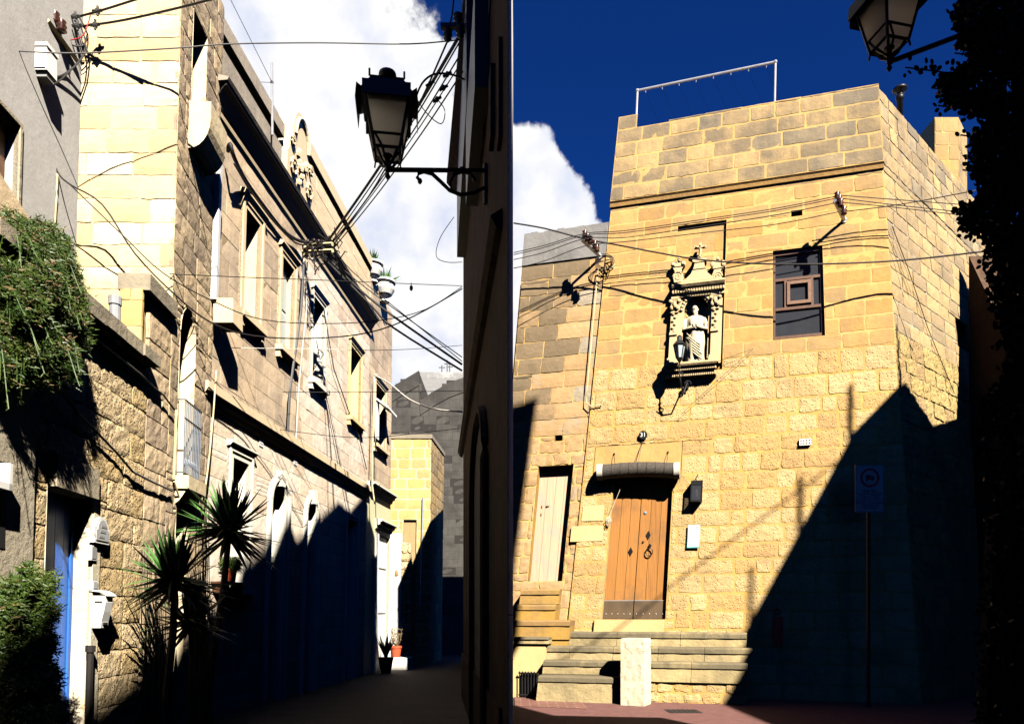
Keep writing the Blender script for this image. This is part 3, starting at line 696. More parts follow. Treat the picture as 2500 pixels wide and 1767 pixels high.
for (x, y) in ((637, 1076), (721, 1123), (888, 1186)):
    a, v = B.inv(x, y); mb = MB(); wbox(mb, B, a-.07, a+.07, v-.09, v+.09, -.01, .012)
    for i in range(3):
        for j in range(3): mb.tube([B.pt(a-.04+.04*i, v-.05+.05*j, .008), B.pt(a-.04+.04*i, v-.05+.05*j, .0145)], .011, 6, 1)
    obj('vent_grille', mb, ['white_plastic', 'void'], th)

# ---- narrow house at the far end of the terrace
nh = thing('corner_house', (-3.45, 18.8, 0), 'narrow weathered house past the townhouse, pale green below with a white doorway', 'house')
V3 = 9.85
w5 = (B3.inv(915, 1000)[0], B3.inv(938, 1000)[0], 5.85, 7.4); dw = (B3.inv(919, 1400)[0], B3.inv(950, 1400)[0], 0, 3.6)
mb = MB(); masonry(mb, B3, 0, B3.L, 4.7, V3, .3, (.5, .8), .008, .007, grid=.3, holes=[w5], seed=41, mat=0, mmat=1, dirt=.7)
for rr in sub_rects((0, B3.L, 0, 4.7), [dw]): wbox(mb, B3, rr[0], rr[1], rr[2], rr[3], -.3, 0, 2)
wbox(mb, B3, 0, B3.L-.01, 0, V3-.03, -3, -.43, 0)
obj('wall', mb, ['townhouse_tan', 'mortar_dark', 'cream_paint'], nh)
f = surround('window', B3, w5, .1, 'trim_cream', par=nh, depth=.35)
mb = MB(); wbox(mb, B3, w5[0]-.02, w5[0]+.25, 6.0, 6.9, .02, .05); mb.hexa([B3.pt(w5[0], 7.0, 0), B3.pt(w5[1], 7.0, 0), B3.pt(w5[1], 6.75, .35), B3.pt(w5[0], 6.75, .35), B3.pt(w5[0], 7.05, 0), B3.pt(w5[1], 7.05, 0), B3.pt(w5[1], 6.8, .35), B3.pt(w5[0], 6.8, .35)])
obj('open_sash', mb, ['white_paint'], f)
mb = MB()
for vb in (4.55, 3.72):
    a0_ = 0 if vb > 4 else dw[0]-.2
    wprofile(mb, B3, a0_, B3.L, [(0, vb), (.05, vb+.02), (.06, vb+.08), (.13, vb+.12), (.13, vb+.16), (.2, vb+.2), (.2, vb+.24), (0, vb+.27)])
obj('door_cornice', mb, ['trim_white'], nh)
mb = MB(); wbox(mb, B3, dw[0]-.16, dw[0], 0, 3.6, 0, .06); wbox(mb, B3, dw[1], B3.L, 0, 3.6, 0, .06); reveal(mb, B3, dw, .07, 0, 0, skip='b')
for (z0, z1) in ((.2, 1.4), (1.55, 2.6), (2.75, 3.4)): wbox(mb, B3, dw[0]+.1, dw[1]-.1, z0, z1, -.07, -.05)
obj('door', mb, ['white_paint'], nh)

# ---- low white wall end, rubble edge and dark doorway
wl = thing('garden_wall', (-3.2, 20.5, 0), 'whitewashed end wall with a ragged rubble edge behind the terracotta pot', 'wall')
W = Wall((-3.62, 20.3), (-2.85, 20.3), (.01, 0)); a9 = W.inv(979, 1400)[0]; a10 = W.inv(1003, 1400)[0]; vt = W.inv(960, 1301)[1]
mb = MB(); wbox(mb, W, 0, a9, 0, vt, -.4, 0); obj('white_face', mb, ['limewash'], wl)
mb = MB(); masonry(mb, W, a9, a10, 0, vt-.25, .25, (.2, .35), .02, .02, rough=.04, grid=.06, jit=.02, seed=51, aright=lambda v: a10+.1*mnoise.noise(Vector((v*3, 0, 2)))); wbox(mb, W, a9, a10-.03, 0, vt-.3, -.4, -.04, 0)
obj('rubble_edge', mb, ['rough_wall', 'mortar_dark'], wl)
mb = MB(); a, v = W.inv(968, 1398); mb.sphere(W.pt(a, v, .02), .05, .02, .09, 8, 6); mb.tube([W.pt(a-.05, v-.1, .01), W.pt(a, v+.1, .02), W.pt(a+.06, v-.08, .01)], .012, 5)
obj('wall_ornament', mb, ['pipe_orange'], wl)

# ---- yellow block house closing the alley
yh = thing('yellow_block_house', (-3, 21.6, 0), 'sunlit yellow block house closing the alley', 'house')
C1 = Wall((-3.9, 21.5), (-2.43, 21.5), (.012, 0)); C2 = Wall((-2.43, 21.5), (-2.27, 23.9), (.012, 0))
dk = (C1.inv(985, 1300)[0], C1.inv(1017, 1300)[0], 0, C1.inv(1000, 1268)[1])
mb = MB(); masonry(mb, C1, 0, C1.L, 0, 6.82, .31, (.35, .6), .04, .008, rough=.006, grid=.1, jit=.015, seed=61, holes=[dk], dirt=.4)
masonry(mb, C2, 0, C2.L, 0, 6.82, .31, (.4, .6), .02, .01, rough=.01, grid=.12, jit=.01, seed=62, mat=2, mmat=3)
mb.hexa([(-3.9, 21.58, 0), (-2.5, 21.58, 0), (-2.36, 23.9, 0), (-3.9, 23.9, 0), (-3.9, 21.58, 6.78), (-2.5, 21.58, 6.78), (-2.36, 23.9, 6.78), (-3.9, 23.9, 6.78)], 2)
obj('wall', mb, ['yellow_house', 'mortar_cream', 'limestone_side', 'mortar_dark'], yh)
mb = MB(); wbox(mb, C1, -.02, C1.L+.03, 6.78, 6.9, -.3, .03, 0, (.5, 0, 1)); wbox(mb, C2, 0, C2.L, 6.785, 6.9, -.3, .03, 0, (.5, 0, 1)); obj('parapet_cap', mb, ['coping_stone'], yh)
mb = MB(); reveal(mb, C1, dk, .3, 0, 1, skip='b'); obj('doorway', mb, ['dark_stone', 'void'], yh)
mb = MB(); a, v = C1.inv(1034, 1215); mb.tube([C1.pt(a, v, .05), C1.pt(a-.04, 1.8, .05)], .035, 7); obj('downpipe', mb, ['pipe_grey'], yh)

# ---- dark tall building and pale block beyond it
db = thing('tall_grey_building', (-3, 28, 0), 'tall dark grey building behind the yellow block house', 'building')
Y = 27.; mb = MB(); G = Wall(((935-1250)/F*Y, Y), ((1150-1250)/F*Y, Y))
tp = [(935, 962), (962, 942), (1023, 905), (1026, 978), (1060, 955), (1098, 934), (1150, 915)]
def topG(a):
    pts = [G.inv(*q) for q in tp]
    for (x0, y0), (x1, y1) in zip(pts, pts[1:]):
        if x0-1e-6 <= a <= x1+1e-6: return y0+(y1-y0)*(a-x0)/(x1-x0+1e-9)
    return pts[-1][1]
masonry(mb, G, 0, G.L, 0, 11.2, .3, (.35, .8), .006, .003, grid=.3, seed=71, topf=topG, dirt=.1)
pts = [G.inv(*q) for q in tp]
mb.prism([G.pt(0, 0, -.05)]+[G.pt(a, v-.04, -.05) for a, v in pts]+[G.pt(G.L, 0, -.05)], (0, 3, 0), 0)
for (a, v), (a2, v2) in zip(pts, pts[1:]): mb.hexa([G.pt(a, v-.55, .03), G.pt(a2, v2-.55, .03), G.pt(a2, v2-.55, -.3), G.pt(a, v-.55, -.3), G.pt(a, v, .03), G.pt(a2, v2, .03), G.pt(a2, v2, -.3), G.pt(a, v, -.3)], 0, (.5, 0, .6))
obj('wall', mb, ['dark_stone', 'black_and_shade'], db)
pb = thing('pale_roof_block', (-3, 32, 0), 'pale weathered rooftop block showing above the dark building', 'building')
Y = 33.; mb = MB(); G2 = Wall(((1018-1250)/F*Y, Y), ((1150-1250)/F*Y, Y))
masonry(mb, G2, 0, G2.L, 0, G2.inv(1040, 908)[1], .4, (.6, .9), .01, .01, grid=.4, seed=72, dirt=.8); wbox(mb, G2, 0, G2.L, 0, G2.inv(1040, 910)[1], -3, -.05)
obj('wall', mb, ['pale_weathered', 'mortar_grey'], pb)
for k, (x, y, hh) in enumerate(((1079, 900, .35), (1092, 890, .6), (1098, 896, .4))):
    mb = MB(); q = P(x, 910, 33.2); mb.tube([q, q+Vector((0, 0, hh))], .03, 5); mb.tube([q+Vector((-.15, 0, hh*.7)), q+Vector((.15, 0, hh*.7))], .02, 4)
    obj('aerial', mb, 'cable_grey', pb)

# ================================================================ WEDGE HOUSE between street and square (in shade)
wd = thing('flatiron_house', (-.5, 9, 0), 'shaded flatiron house with deep eaves and a black arched doorway', 'house')
WL = Wall((-.03, 5.0), (-.93, 13.4)); WR = Wall((-.03, 5.0), (.012, 10.9))
WR.n = Vector((1, -.007, 0)).normalized()
ptop = [(5.0, 10.7), (8.6, 10.6), (10.2, 10.0), (10.21, 9.6), (10.9, 9.55), (12.3, 9.4), (12.31, 8.5), (12.9, 8.4)]
mb = MB()
def XL(Y): return -.03-(Y-5)*.107143
def XR(Y): return -.03+(Y-5)*.00714
def XC(Y): return XR(Y) if Y < 10.9 else XR(10.9)-(Y-10.9)*.39
for (y0, z0), (y1, z1) in zip(ptop, ptop[1:]):
    if y1-y0 < .05: continue
    mb.hexa([(XL(y0), y0, 0), (XC(y0), y0, 0), (XC(y1), y1, 0), (XL(y1), y1, 0), (XL(y0), y0, z0), (XC(y0), y0, z0), (XC(y1), y1, z1), (XL(y1), y1, z1)], 0)
wda = (WL.inv(1189, 1200)[0], WL.inv(1163, 1200)[0], 0, 0)
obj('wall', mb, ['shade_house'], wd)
mb = MB()
for k in range(34):
    v = k*.3; mb.quad(WR.pt(.0, v+.006, .004), WR.pt(WR.L, v+.006, .004), WR.pt(WR.L, v+.294, .004), WR.pt(.0, v+.294, .004), 0, (random.random(), 0, random.random()))
obj('limewashed_side', mb, ['limewash'], wd)
mb = MB()
e = [(6.2, .10, 9.05), (8.75, .17, 9.02), (12.3, .31, 8.98)]
for (y0, o0, z0), (y1, o1, z1) in zip(e, e[1:]):
    mb.hexa([(XL(y0)-o0, y0, z0-.08), (XL(y0)+.02, y0, z0-.35), (XL(y1)+.02, y1, z1-.5), (XL(y1)-o1, y1, z1-.08), (XL(y0)-o0, y0, z0), (XL(y0)+.02, y0, z0), (XL(y1)+.02, y1, z1), (XL(y1)-o1, y1, z1)])
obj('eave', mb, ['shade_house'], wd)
def wLp(x, y, off=0): return WL.inv(x, y, off)
mb = MB()                                                      # pilaster strips, shutters, doors as reliefs on the shaded wall
for (x0, x1, y0, y1, o) in ((1178, 1186, 70, 400, .03), (1222, 1227, 90, 370, .03), (1204, 1209, 155, 370, .04)): 
    r = WL.rect(x0, y1, x1, y0); mb = MB(); wbox(mb, WL, r[0], r[1], r[2], r[3], -.01, o); obj('pilaster', mb, ['shade_house'], wd)
mb = MB(); r = WL.rect(1176, 360, 1222, 75); wbox(mb, WL, r[0], r[1], 7.0, 8.6, -.01, .015, 0, (.5, 1, 0)); obj('plaster_panel', mb, ['stucco_beige'], wd)
mb = MB(); r = WL.rect(1160, 1600, 1190, 1180); a0, a1 = r[0], r[1]; c = (a0+a1)/2; rr = (a1-a0)/2; vt_ = WL.inv(1176, 1030)[1]
pts = [(a0, 0)]+[(c-rr*math.cos(t), vt_-.7+.7*math.sin(t)) for t in [math.pi*k/12 for k in range(13)]]+[(a1, 0)]
mb.prism([WL.pt(a, v, .012) for a, v in pts], WL.n*-.02); obj('arched_door', mb, ['void'], wd)
mb = MB(); mb.tube([WL.pt(a, v, .03) for a, v in [(a-(.12 if a < c else -.12), v+(.1 if v > .1 else 0)) for a, v in pts]], .05, 5); obj('door_surround', mb, ['shade_house'], wd)
mb = MB(); wprofile(mb, WL, .4, 8.3, [(0, 4.4), (.05, 4.42), (.09, 4.5), (0, 4.56)]); wbox(mb, WL, .4, 8.3, 0, .8, 0, .025); obj('string_course', mb, ['shade_house'], wd)
for (x0, y0, x1, y1) in ((1136, 250, 1168, 300), (1166, 215, 1196, 300)):
    r = WL.rect(x0, y1, x1, y0); mb = MB(); wbox(mb, WL, r[0], r[1], r[2], r[3], 0, .14); o = obj('meter_box', mb, ['black_iron'], wd)
# low block added out of view behind the flatiron house, to shade the alley's end
lh = thing('alley_shade_block', (1, 18, 0), 'unseen low block added behind the flatiron house to shade the alley end', 'house')
mb = MB(); mb.hexa([(-1.02, 15.7, 0), (5, 15.7, 0), (5, 23, 0), (-1.5, 23, 0), (-1.02, 15.7, 6.7), (5, 15.7, 6.7), (5, 23, 6.7), (-1.5, 23, 6.7)])
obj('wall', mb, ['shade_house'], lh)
mb = MB(); mb.box(-.9, 5, 15.75, 23, 6.7, 6.8); obj('roof', mb, ['roof_dark'], lh)

# ================================================================ HOUSES ROUND THE CAMERA (most are unseen blocks added to cast the shadows and block the sky)
def block(name, loc, label, parts, matn='shade_house'):
    t = thing(name, loc, label, 'house')
    mb = MB()
    for P8 in parts: mb.hexa(P8)
    obj('wall', mb, [matn], t)
    return t
def fp(x0, x1, y0, y1, z00, z01): # roof height z00 at y0, z01 at y1
    return [(x0, y0, 0), (x1, y0, 0), (x1, y1, 0), (x0, y1, 0), (x0, y0, z00), (x1, y0, z00), (x1, y1, z01), (x0, y1, z01)]
block('gabled_shade_block', (3.6, -4, 0), 'unseen house block added beside the viewer, roof sloped to shade the street', [fp(2, 5.2, -10, -5.8, 11.5, 12.5), fp(2, 5.2, -5.8, -3.3, 12.5, 13.7), fp(2, 5.2, -3.3, -1.7, 13.7, 14.5), fp(2, 5.2, -1.7, .5, 14.5, 15.1)])  # added out of frame; roofline shaped for the shadow on the left facades
block('creeper_shade_block', (3.7, 2.8, 0), 'unseen narrow block added to cast shade, carrying the lantern bracket and the creeper', [fp(3.4, 3.95, 1.8, 3.8, 9.9, 9.9), [(3.4, 1.8, 9.9), (4.65, 1.8, 9.9), (4.65, 3.8, 9.9), (3.4, 3.8, 9.9), (3.4, 1.8, 15.2), (5.3, 1.8, 15.2), (5.3, 3.8, 15.2), (3.4, 3.8, 15.2)]])  # added out of frame; leaning upper part shapes the shadow's edge
rh = block('eaves_house', (11, 3, 0), 'unseen long house along the square, its eave shaped to cast the shadow', [fp(9.15, 14, -6, 5.4, 11.2, 11.2), fp(9.15, 14, 5.4, 7.2, 11.2, 10.3), fp(9.15, 14, 7.2, 9.7, 10.3, 8), fp(9.15, 14, 9.7, 12.4, 8, 6.5)])  # outside the frame; roofline follows the shadow wanted on the square
block('side_house', (9.6, 13.4, 0), 'shaded house wall standing beyond the side wall behind the creeper', [[(9.05, 12.5, 0), (12, 12.5, 0), (12, 13.55, 0), (9.05, 13.55, 0), (9.05, 12.5, 6.4), (12, 12.5, 6.4), (12, 13.55, 7.4), (9.05, 13.55, 7.4)], [(9.05, 13.55, 0), (12, 13.55, 0), (12, 14.2, 0), (9.05, 14.2, 0), (9.05, 13.55, 7.4), (12, 13.55, 7.4), (12, 14.2, 8.6), (9.05, 14.2, 8.6)]])
block('rear_sky_block', (-4, -8, 0), 'unseen house block added behind the viewer to block the sky', [fp(-12, 1.9, -12, -7, 11, 11)])  # added out of view to keep sky light off the shaded walls
block('west_sky_block', (-10, -2, 0), 'unseen house block added beyond the terrace to block the sky', [fp(-14, -6.5, -7, 2.5, 10, 10)])  # added out of view too, closing off more of the sky

# ================================================================ RIGHT: THE OLD HOUSE ON THE SQUARE
RF0, RF1 = (1.53, 13.383), (6.47, 12.069)
_d = (Vector((*RF1, 0))-Vector((*RF0, 0))).normalized()
RF = Wall(RF0, RF1, (_d.x*.105, _d.y*.105), (-_d.x*.064, -_d.y*.064))
RS = Wall(RF1, (11.27, 16.07), (-_d.x*.064, -_d.y*.064), (-.13, 0))
NB = Wall((.0, 13.835), (1.95, 13.316), (_d.x*.09, _d.y*.09), (_d.x*.105, _d.y*.105))
def rp(x, y, off=0): return RF.inv(x, y, off)
oh = thing('old_stone_house', (4.2, 13.5, 0), 'old golden limestone house with rubble lower walls and a carved shrine', 'house')
VC = 9.12; VTOP = 10.45; VM = rp(1850, 868)[1]
win = RF.rect(1887, 830, 2008, 598); hole = RF.rect(1932, 529, 1959, 511); rec = (rp(1650, 640)[0], rp(1771, 640)[0], rp(1700, 905)[1], rp(1710, 545)[1])
dro = (rp(1488, 1300)[0], rp(1636, 1300)[0], rp(1550, 1511)[1], rp(1550, 1172)[1])
lint = (rp(1453, 1100)[0], rp(1666, 1100)[0], dro[3], rp(1550, 1084)[1])
noti = None
mb = MB()
masonry(mb, RF, 0, RF.L, VM, VC, .262, (.4, .85), .032, .003, rough=.004, grid=.1, jit=.012, holes=[win, hole, rec], seed=81, mat=0, mmat=1)
masonry(mb, RF, 0, RF.L, 0, VM, 0.325, (.22, .62), .040, .006, rough=.009, grid=.045, jit=.018, holes=[win, rec, dro, lint], seed=82, mat=2, mmat=3, smoothp=.14, varc=.16)
wbox(mb, RF, lint[0]+.01, lint[1]-.01, lint[2], lint[3]-.01, -.05, .012, 0, (.9, 0, 0))
for x0, y0, x1, y1 in ((1420, 1232, 1476, 1272), (1392, 1282, 1474, 1322)): 
    r = RF.rect(x0, y1, x1, y0); wbox(mb, RF, r[0], r[1], r[2], r[3], -.05, .012, 5, (.8, 0, 0))
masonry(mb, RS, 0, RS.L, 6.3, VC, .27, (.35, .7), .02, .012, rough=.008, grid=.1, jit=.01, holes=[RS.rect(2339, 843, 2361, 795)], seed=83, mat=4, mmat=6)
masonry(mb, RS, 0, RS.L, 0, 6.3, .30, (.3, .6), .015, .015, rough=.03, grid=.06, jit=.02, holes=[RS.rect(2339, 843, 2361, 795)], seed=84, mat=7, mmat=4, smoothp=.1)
mb.hexa([RF.pt(.02, -.01, -.7), RF.pt(RF.L-.5, -.01, -.7), RS.pt(RS.L, -.01, -.4), RF.pt(.02, -.01, -4), RF.pt(.02, VC, -.7), RF.pt(RF.L-.5, VC, -.7), RS.pt(RS.L, VC, -.4), RF.pt(.02, VC, -4)], 4)
wbox(mb, RF, -.0, .03, 0, VC, -.7, -.02, 4); wbox(mb, RF, .03, RF.L-.3, VC-.1, VC-.01, -.7, -.03, 4); wbox(mb, RS, .4, RS.L, VC-.1, VC-.01, -.4, -.03, 4)
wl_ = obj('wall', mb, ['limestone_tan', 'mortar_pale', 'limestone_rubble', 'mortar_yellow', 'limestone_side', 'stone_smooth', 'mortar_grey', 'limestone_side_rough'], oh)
mb = MB(); pass
aP = rp(1553, 290)[0]; aQ = rp(1580, 310)[0]; VP_ = rp(1520, 291)[1]
def topR(a): return VP_ if a < aP else (VP_+(VTOP-VP_)*min(1, (a-aP)/(aQ-aP))**.6+(.028*mnoise.noise(Vector((a*2.1, 5, 5)))-.008))
masonry(mb, RF, -.02, RF.L, VC+.005, VP_, .262, (.42, .85), .034, .004, rough=.005, grid=.1, jit=.012, seed=85, topf=topR, off=.07, dirt=1)
masonry(mb, RS, .02, RS.L, VC+.005, VTOP-.02, .268, (.35, .7), .02, .012, rough=.01, grid=.1, jit=.012, seed=86, mat=2, mmat=3, off=.01, dirt=1, topf=lambda a: VTOP-.02+.03*mnoise.noise(Vector((a*2, 8, 8))))
for a0, a1 in ((0, aP), (aP, aQ), (aQ, RF.L-.02)):
    wbox(mb, RF, a0, a1, VC, min(topR(a0+.01), topR(a1-.01))-.045, -.32, .056, 1)
wbox(mb, RS, .02, RS.L, VC, VTOP-.04, -.35, -.01, 2)
obj('parapet', mb, ['limestone_parapet', 'mortar_pale', 'limestone_parapet', 'mortar_grey'], oh)
mb = MB(); wprofile(mb, RF, -.02, RF.L-.0, [(0, VC-.10), (.03, VC-.085), (.05, VC-.03), (.075, VC), (.075, VC+.004), (0, VC+.004)]); obj('drip_moulding', mb, ['limestone_tan'], oh)
# shallow recess behind the shrine
mb = MB(); nh_ = RF.rect(1669, 890, 1728, 722, .05); reveal(mb, RF, rec, .06, 0)
masonry(mb, RF, rec[0], rec[1], rec[2], rec[3], .3, (.35, .6), .012, .003, jit=.004, grid=.15, seed=87, off=-.055, mat=0, mmat=1, holes=[nh_]); obj('shrine_recess', mb, ['limestone_tan', 'mortar_pale'], oh)
mb = MB(); reveal(mb, RF, hole, .3, 0, 1); obj('vent_hole', mb, ['limestone_tan', 'void'], oh)
r = RS.rect(2339, 843, 2361, 795); mb = MB(); reveal(mb, RS, r, .3, 0, 1); obj('side_window', mb, ['limestone_side', 'brown_interior'], oh)
# timber window
f = None
mb = MB(); reveal(mb, RF, win, .2, 0); wo = obj('window', mb, ['limestone_tan'], oh)
a0, a1, v0, v1 = win; W_ = a1-a0; H_ = v1-v0
mb = MB()
def bar(x0, x1, z0, z1, o0=-.10, o1=-.05): wbox(mb, RF, a0+W_*x0, a0+W_*x1, v0+H_*z0, v0+H_*z1, o0, o1, 0)
bar(0, .055, 0, 1); bar(.945, 1, 0, 1); bar(0.055, .945, 0, .045); bar(0.055, .945, .955, 1); bar(.055, .945, .665, .695); bar(.055, .945, .335, .365); bar(.235, .285, .365, .665); bar(.76, .81, .365, .665)
obj('frame', mb, ['timber_frame'], wo)
mb = MB()
bar(.285, .345, .39, .65, -.09, -.03); bar(.70, .76, .39, .65, -.09, -.03); bar(.345, .70, .39, .425, -.09, -.03); bar(.345, .70, .615, .65, -.09, -.03)
obj('casement', mb, ['timber_light'], wo)
mb = MB(); wbox(mb, RF, a0, a1, v0, v1, -.085, -.08); obj('pane', mb, ['glass_clear'], wo)
mb = MB(); wbox(mb, RF, a0, a1, v0, v1, -.50, -.45, 0)
for (x0, x1, z0, z1) in ((.02, .12, .0, .78), (.46, .64, .0, .8)): wbox(mb, RF, a0+W_*x0, a0+W_*x1, v0+H_*z0, v0+H_*z1, -.20, -.16, 1)
for (x0, x1) in ((.16, .3), (.68, .86)): wbox(mb, RF, a0+W_*x0, a0+W_*x1, v0+H_*.03, v0+H_*.30, -.24, -.22, 2)
wbox(mb, RF, a0-.02, a0, v0, v1, -.6, -.17, 0); wbox(mb, RF, a1, a1+.02, v0, v1, -.6, -.17, 0)
obj('inner_shutter', mb, ['brown_interior', 'timber_light', 'grey_curtain'], wo)
# double door
mb = MB(); reveal(mb, RF, dro, .11, 0, skip='b'); do = obj('doorway', mb, ['stone_smooth'], oh)
a0, a1, v0, v1 = dro; am = a0+(a1-a0)*.485
for k, (x0, x1) in enumerate(((a0, am-.004), (am+.004, a1))):
    mb = MB(); rd = random.Random(k+5); n_ = 3
    xs = [x0+(x1-x0)*i/n_ for i in range(n_+1)]
    for i in range(n_): wbox(mb, RF, xs[i]+.003, xs[i+1]-.003, v0+.34, v1, -.14, -.095+rd.uniform(-.004, .004), 0, (rd.random(), 0, 0))
    wbox(mb, RF, x0, x1, v0, v1, -.17, -.135, 0, (.1, 0, 0))
    dd = obj('door_leaf', mb, ['door_wood'], oh)
    mb = MB(); wbox(mb, RF, x0+.004, x1-.004, v0+.01, v0+.335, -.14, -.08, 0, (.3, 0, 0)); obj('kick_board', mb, ['kick_wood'], dd)
    mb = MB(); wbox(mb, RF, x0+.004, x1-.004, v0+.338, v0+.352, -.11, -.078)
    for i in range(5): mb.sphere(RF.pt(x0+(x1-x0)*(i+.5)/5, v0+.1, -.078), .009, .009, .009, 6, 4)
    obj('trim', mb, ['galvanised'], dd)
    cx, cy = (1540, 1347) if k == 0 else (1583, 1307)
    ca, cv = rp(cx, cy, -.15); s_ = .042
    mb = MB(); mb.prism([RF.pt(ca-s_, cv, -.085), RF.pt(ca, cv-s_*2.1, -.085), RF.pt(ca+s_, cv, -.085), RF.pt(ca, cv+s_*2.1, -.085)], RF.n*-.015); obj('diamond_plate', mb, ['black_iron'], dd)
    if k == 1:
        ca, cv = rp(1586, 1340, -.12); mb = MB()
        mb.tube([RF.pt(ca+.055*math.sin(t)*(1 if abs(math.sin(t)) < .99 else 1), cv-.055-.075*math.cos(t)*1.0, -.055) for t in [2*math.pi*i/14 for i in range(15)]], .011, 6)
        mb.sphere(RF.pt(ca+.005, cv+.06, -.07), .028, .028, .035, 8, 6); obj('knocker', mb, ['black_iron'], dd)
        mb = MB(); ca, cv = rp(1576, 1252, -.12); mb.sphere(RF.pt(ca, cv, -.09), .03, .012, .035, 8, 5); obj('lock_plate', mb, ['iron_grey'], dd)
        mb = MB(); ca, cv = rp(1571, 1322, -.12); mb.sphere(RF.pt(ca, cv, -.08), .02, .02, .02, 8, 5); obj('knob', mb, ['terracotta_dark'], dd)
mb = MB(); r = (rp(1452, 1520)[0], rp(1622, 1520)[0]); wbox(mb, RF, r[0], r[1], dro[2]-.24, dro[2]-.005, -.2, .06); obj('door_sill', mb, ['stone_smooth'], oh)
# perforated vent
a, v = rp(1965, 1080); mb = MB(); wbox(mb, RF, a-.09, a+.09, v-.055, v+.055, -.01, .045)
for i in range(4):
    for j in range(2): mb.tube([RF.pt(a-.063+.042*i, v-.025+.05*j, .04), RF.pt(a-.063+.042*i, v-.025+.05*j, .048)], .013, 7, 1)
obj('vent_grille', mb, ['trim_white', 'void'], oh)
a, v = rp(1900, 1540, .03); mb = MB(); wbox(mb, RF, a-.07, a+.07, v-.25, v+.25, 0, .04); obj('red_hatch', mb, ['red_paint'], oh)
# rear chimney block
cb = thing('roof_block', (9.2, 15.2, 9), 'square stone turret standing on the roof behind the side wall', 'chimney')
Yc = 15.6; mb = MB(); cw0 = Wall(((2283-1250)/F*Yc, Yc), ((2341-1250)/F*Yc, Yc)); cw1 = Wall(((2341-1250)/F*Yc, Yc), ((2362-1250)/F*(Yc+.6), Yc+.6))
vt_ = cw0.inv(2300, 286)[1]
masonry(mb, cw0, 0, cw0.L, 8.4, vt_, .3, (.25, .35), .02, .01, jit=.01, grid=.1, seed=91, dirt=.6); masonry(mb, cw1, 0, cw1.L, 8.4, vt_, .3, (.3, .5), .02, .01, jit=.01, grid=.1, seed=92, mat=2, mmat=1)
mb.hexa([cw0.pt(0, 8.4, -.02), cw0.pt(cw0.L-.02, 8.4, -.02), cw1.pt(cw1.L, 8.4, -.02), cw0.pt(0, 8.4, -.6), cw0.pt(0, vt_, -.02), cw0.pt(cw0.L-.02, vt_, -.02), cw1.pt(cw1.L, vt_, -.02), cw0.pt(0, vt_, -.6)], 2)
obj('wall', mb, ['limestone_tan', 'mortar_pale', 'limestone_side'], cb)
# roof vent cowl
q = P(2197, 262, 12.9); mb = MB(); mb.lathe((q.x, q.y, q.z-.4), [(.05, 0), (.05, .52), (.07, .53), (.07, .60), (.05, .61), (.055, .66), (.12, .69), (.13, .72), (.1, .75), (.03, .78)], 14)
obj('chimney_cowl', mb, ['black_iron'], label='small black metal chimney cowl on the roof corner', cat='chimney cowl', smooth=True)
# roof pipe rail
mb = MB(); R_ = lambda x, y: RF.pt(*RF.inv(x, y, -.25), -.25)
pr_ = [R_(1551, 300), R_(1556, 222), R_(1893, 152), R_(1890, 262)]
rl = thing('roof_rail', tuple(pr_[0]), 'white galvanised pipe frame standing on the roof parapet', 'rail')
mb = MB(); mb.tube([pr_[0]-Vector((0, 0, .3)), pr_[1]], .022, 8); obj('post', mb, ['galvanised'], rl)
mb = MB(); mb.tube([pr_[3]-Vector((0, 0, .3)), pr_[2]], .022, 8); obj('post', mb, ['galvanised'], rl)
mb = MB(); mb.tube([pr_[1], pr_[2]], .022, 8)
for k in (1, 2): mb.sphere(pr_[k], .035, .035, .035, 8, 6)
for k in range(8): q = pr_[1].lerp(pr_[2], (k+.5)/8); mb.tube([q, q-Vector((0, 0, .07))], .008, 4)
obj('top_pipe', mb, ['galvanised'], rl)
mb = MB()
for k in range(8):
    q = pr_[1].lerp(pr_[2], (k+.5)/8); mb.tube([q-Vector((0, 0, .06)), q+Vector((.42, .1, -.9))], .0022, 3)
obj('guy_wire', mb, ['cable_grey'], rl)

# ---- neighbour on its left
nb = thing('neighbour_house', (1, 14.2, 0), 'lower brown block house with a grey rendered parapet and a faded pink door', 'house')
VT = NB.inv(1400, 556)[1]; VG = NB.inv(1350, 640)[1]
pd = (NB.inv(1300, 1300)[0], NB.inv(1384, 1300)[0], NB.inv(1340, 1418)[1], NB.inv(1350, 1136)[1]); sh_ = NB.rect(1354, 1075, 1375, 1050)
dwn = (0.0, NB.inv(1264, 800)[0], NB.inv(1260, 925)[1], NB.inv(1260, 698)[1])
def aor(v): return NB.inv(1455-(v-4)*0, 1)[0]
mb = MB()
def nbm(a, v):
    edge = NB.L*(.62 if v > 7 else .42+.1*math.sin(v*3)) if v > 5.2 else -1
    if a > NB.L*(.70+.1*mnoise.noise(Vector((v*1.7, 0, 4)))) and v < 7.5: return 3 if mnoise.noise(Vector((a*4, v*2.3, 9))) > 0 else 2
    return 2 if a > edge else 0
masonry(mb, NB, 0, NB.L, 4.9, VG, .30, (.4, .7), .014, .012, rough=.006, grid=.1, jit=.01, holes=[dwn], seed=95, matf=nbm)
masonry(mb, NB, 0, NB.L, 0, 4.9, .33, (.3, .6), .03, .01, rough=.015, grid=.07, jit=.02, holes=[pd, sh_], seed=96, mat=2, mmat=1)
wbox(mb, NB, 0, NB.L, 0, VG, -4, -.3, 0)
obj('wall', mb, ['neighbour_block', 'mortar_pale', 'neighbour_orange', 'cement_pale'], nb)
mb = MB()
for k in range(16):
    x0 = NB.L*k/16; x1 = NB.L*(k+1)/16; wbox(mb, NB, x0, x1, VG, VT+.03*mnoise.noise(Vector((k*.7, 0, 0))), -.35, .02)
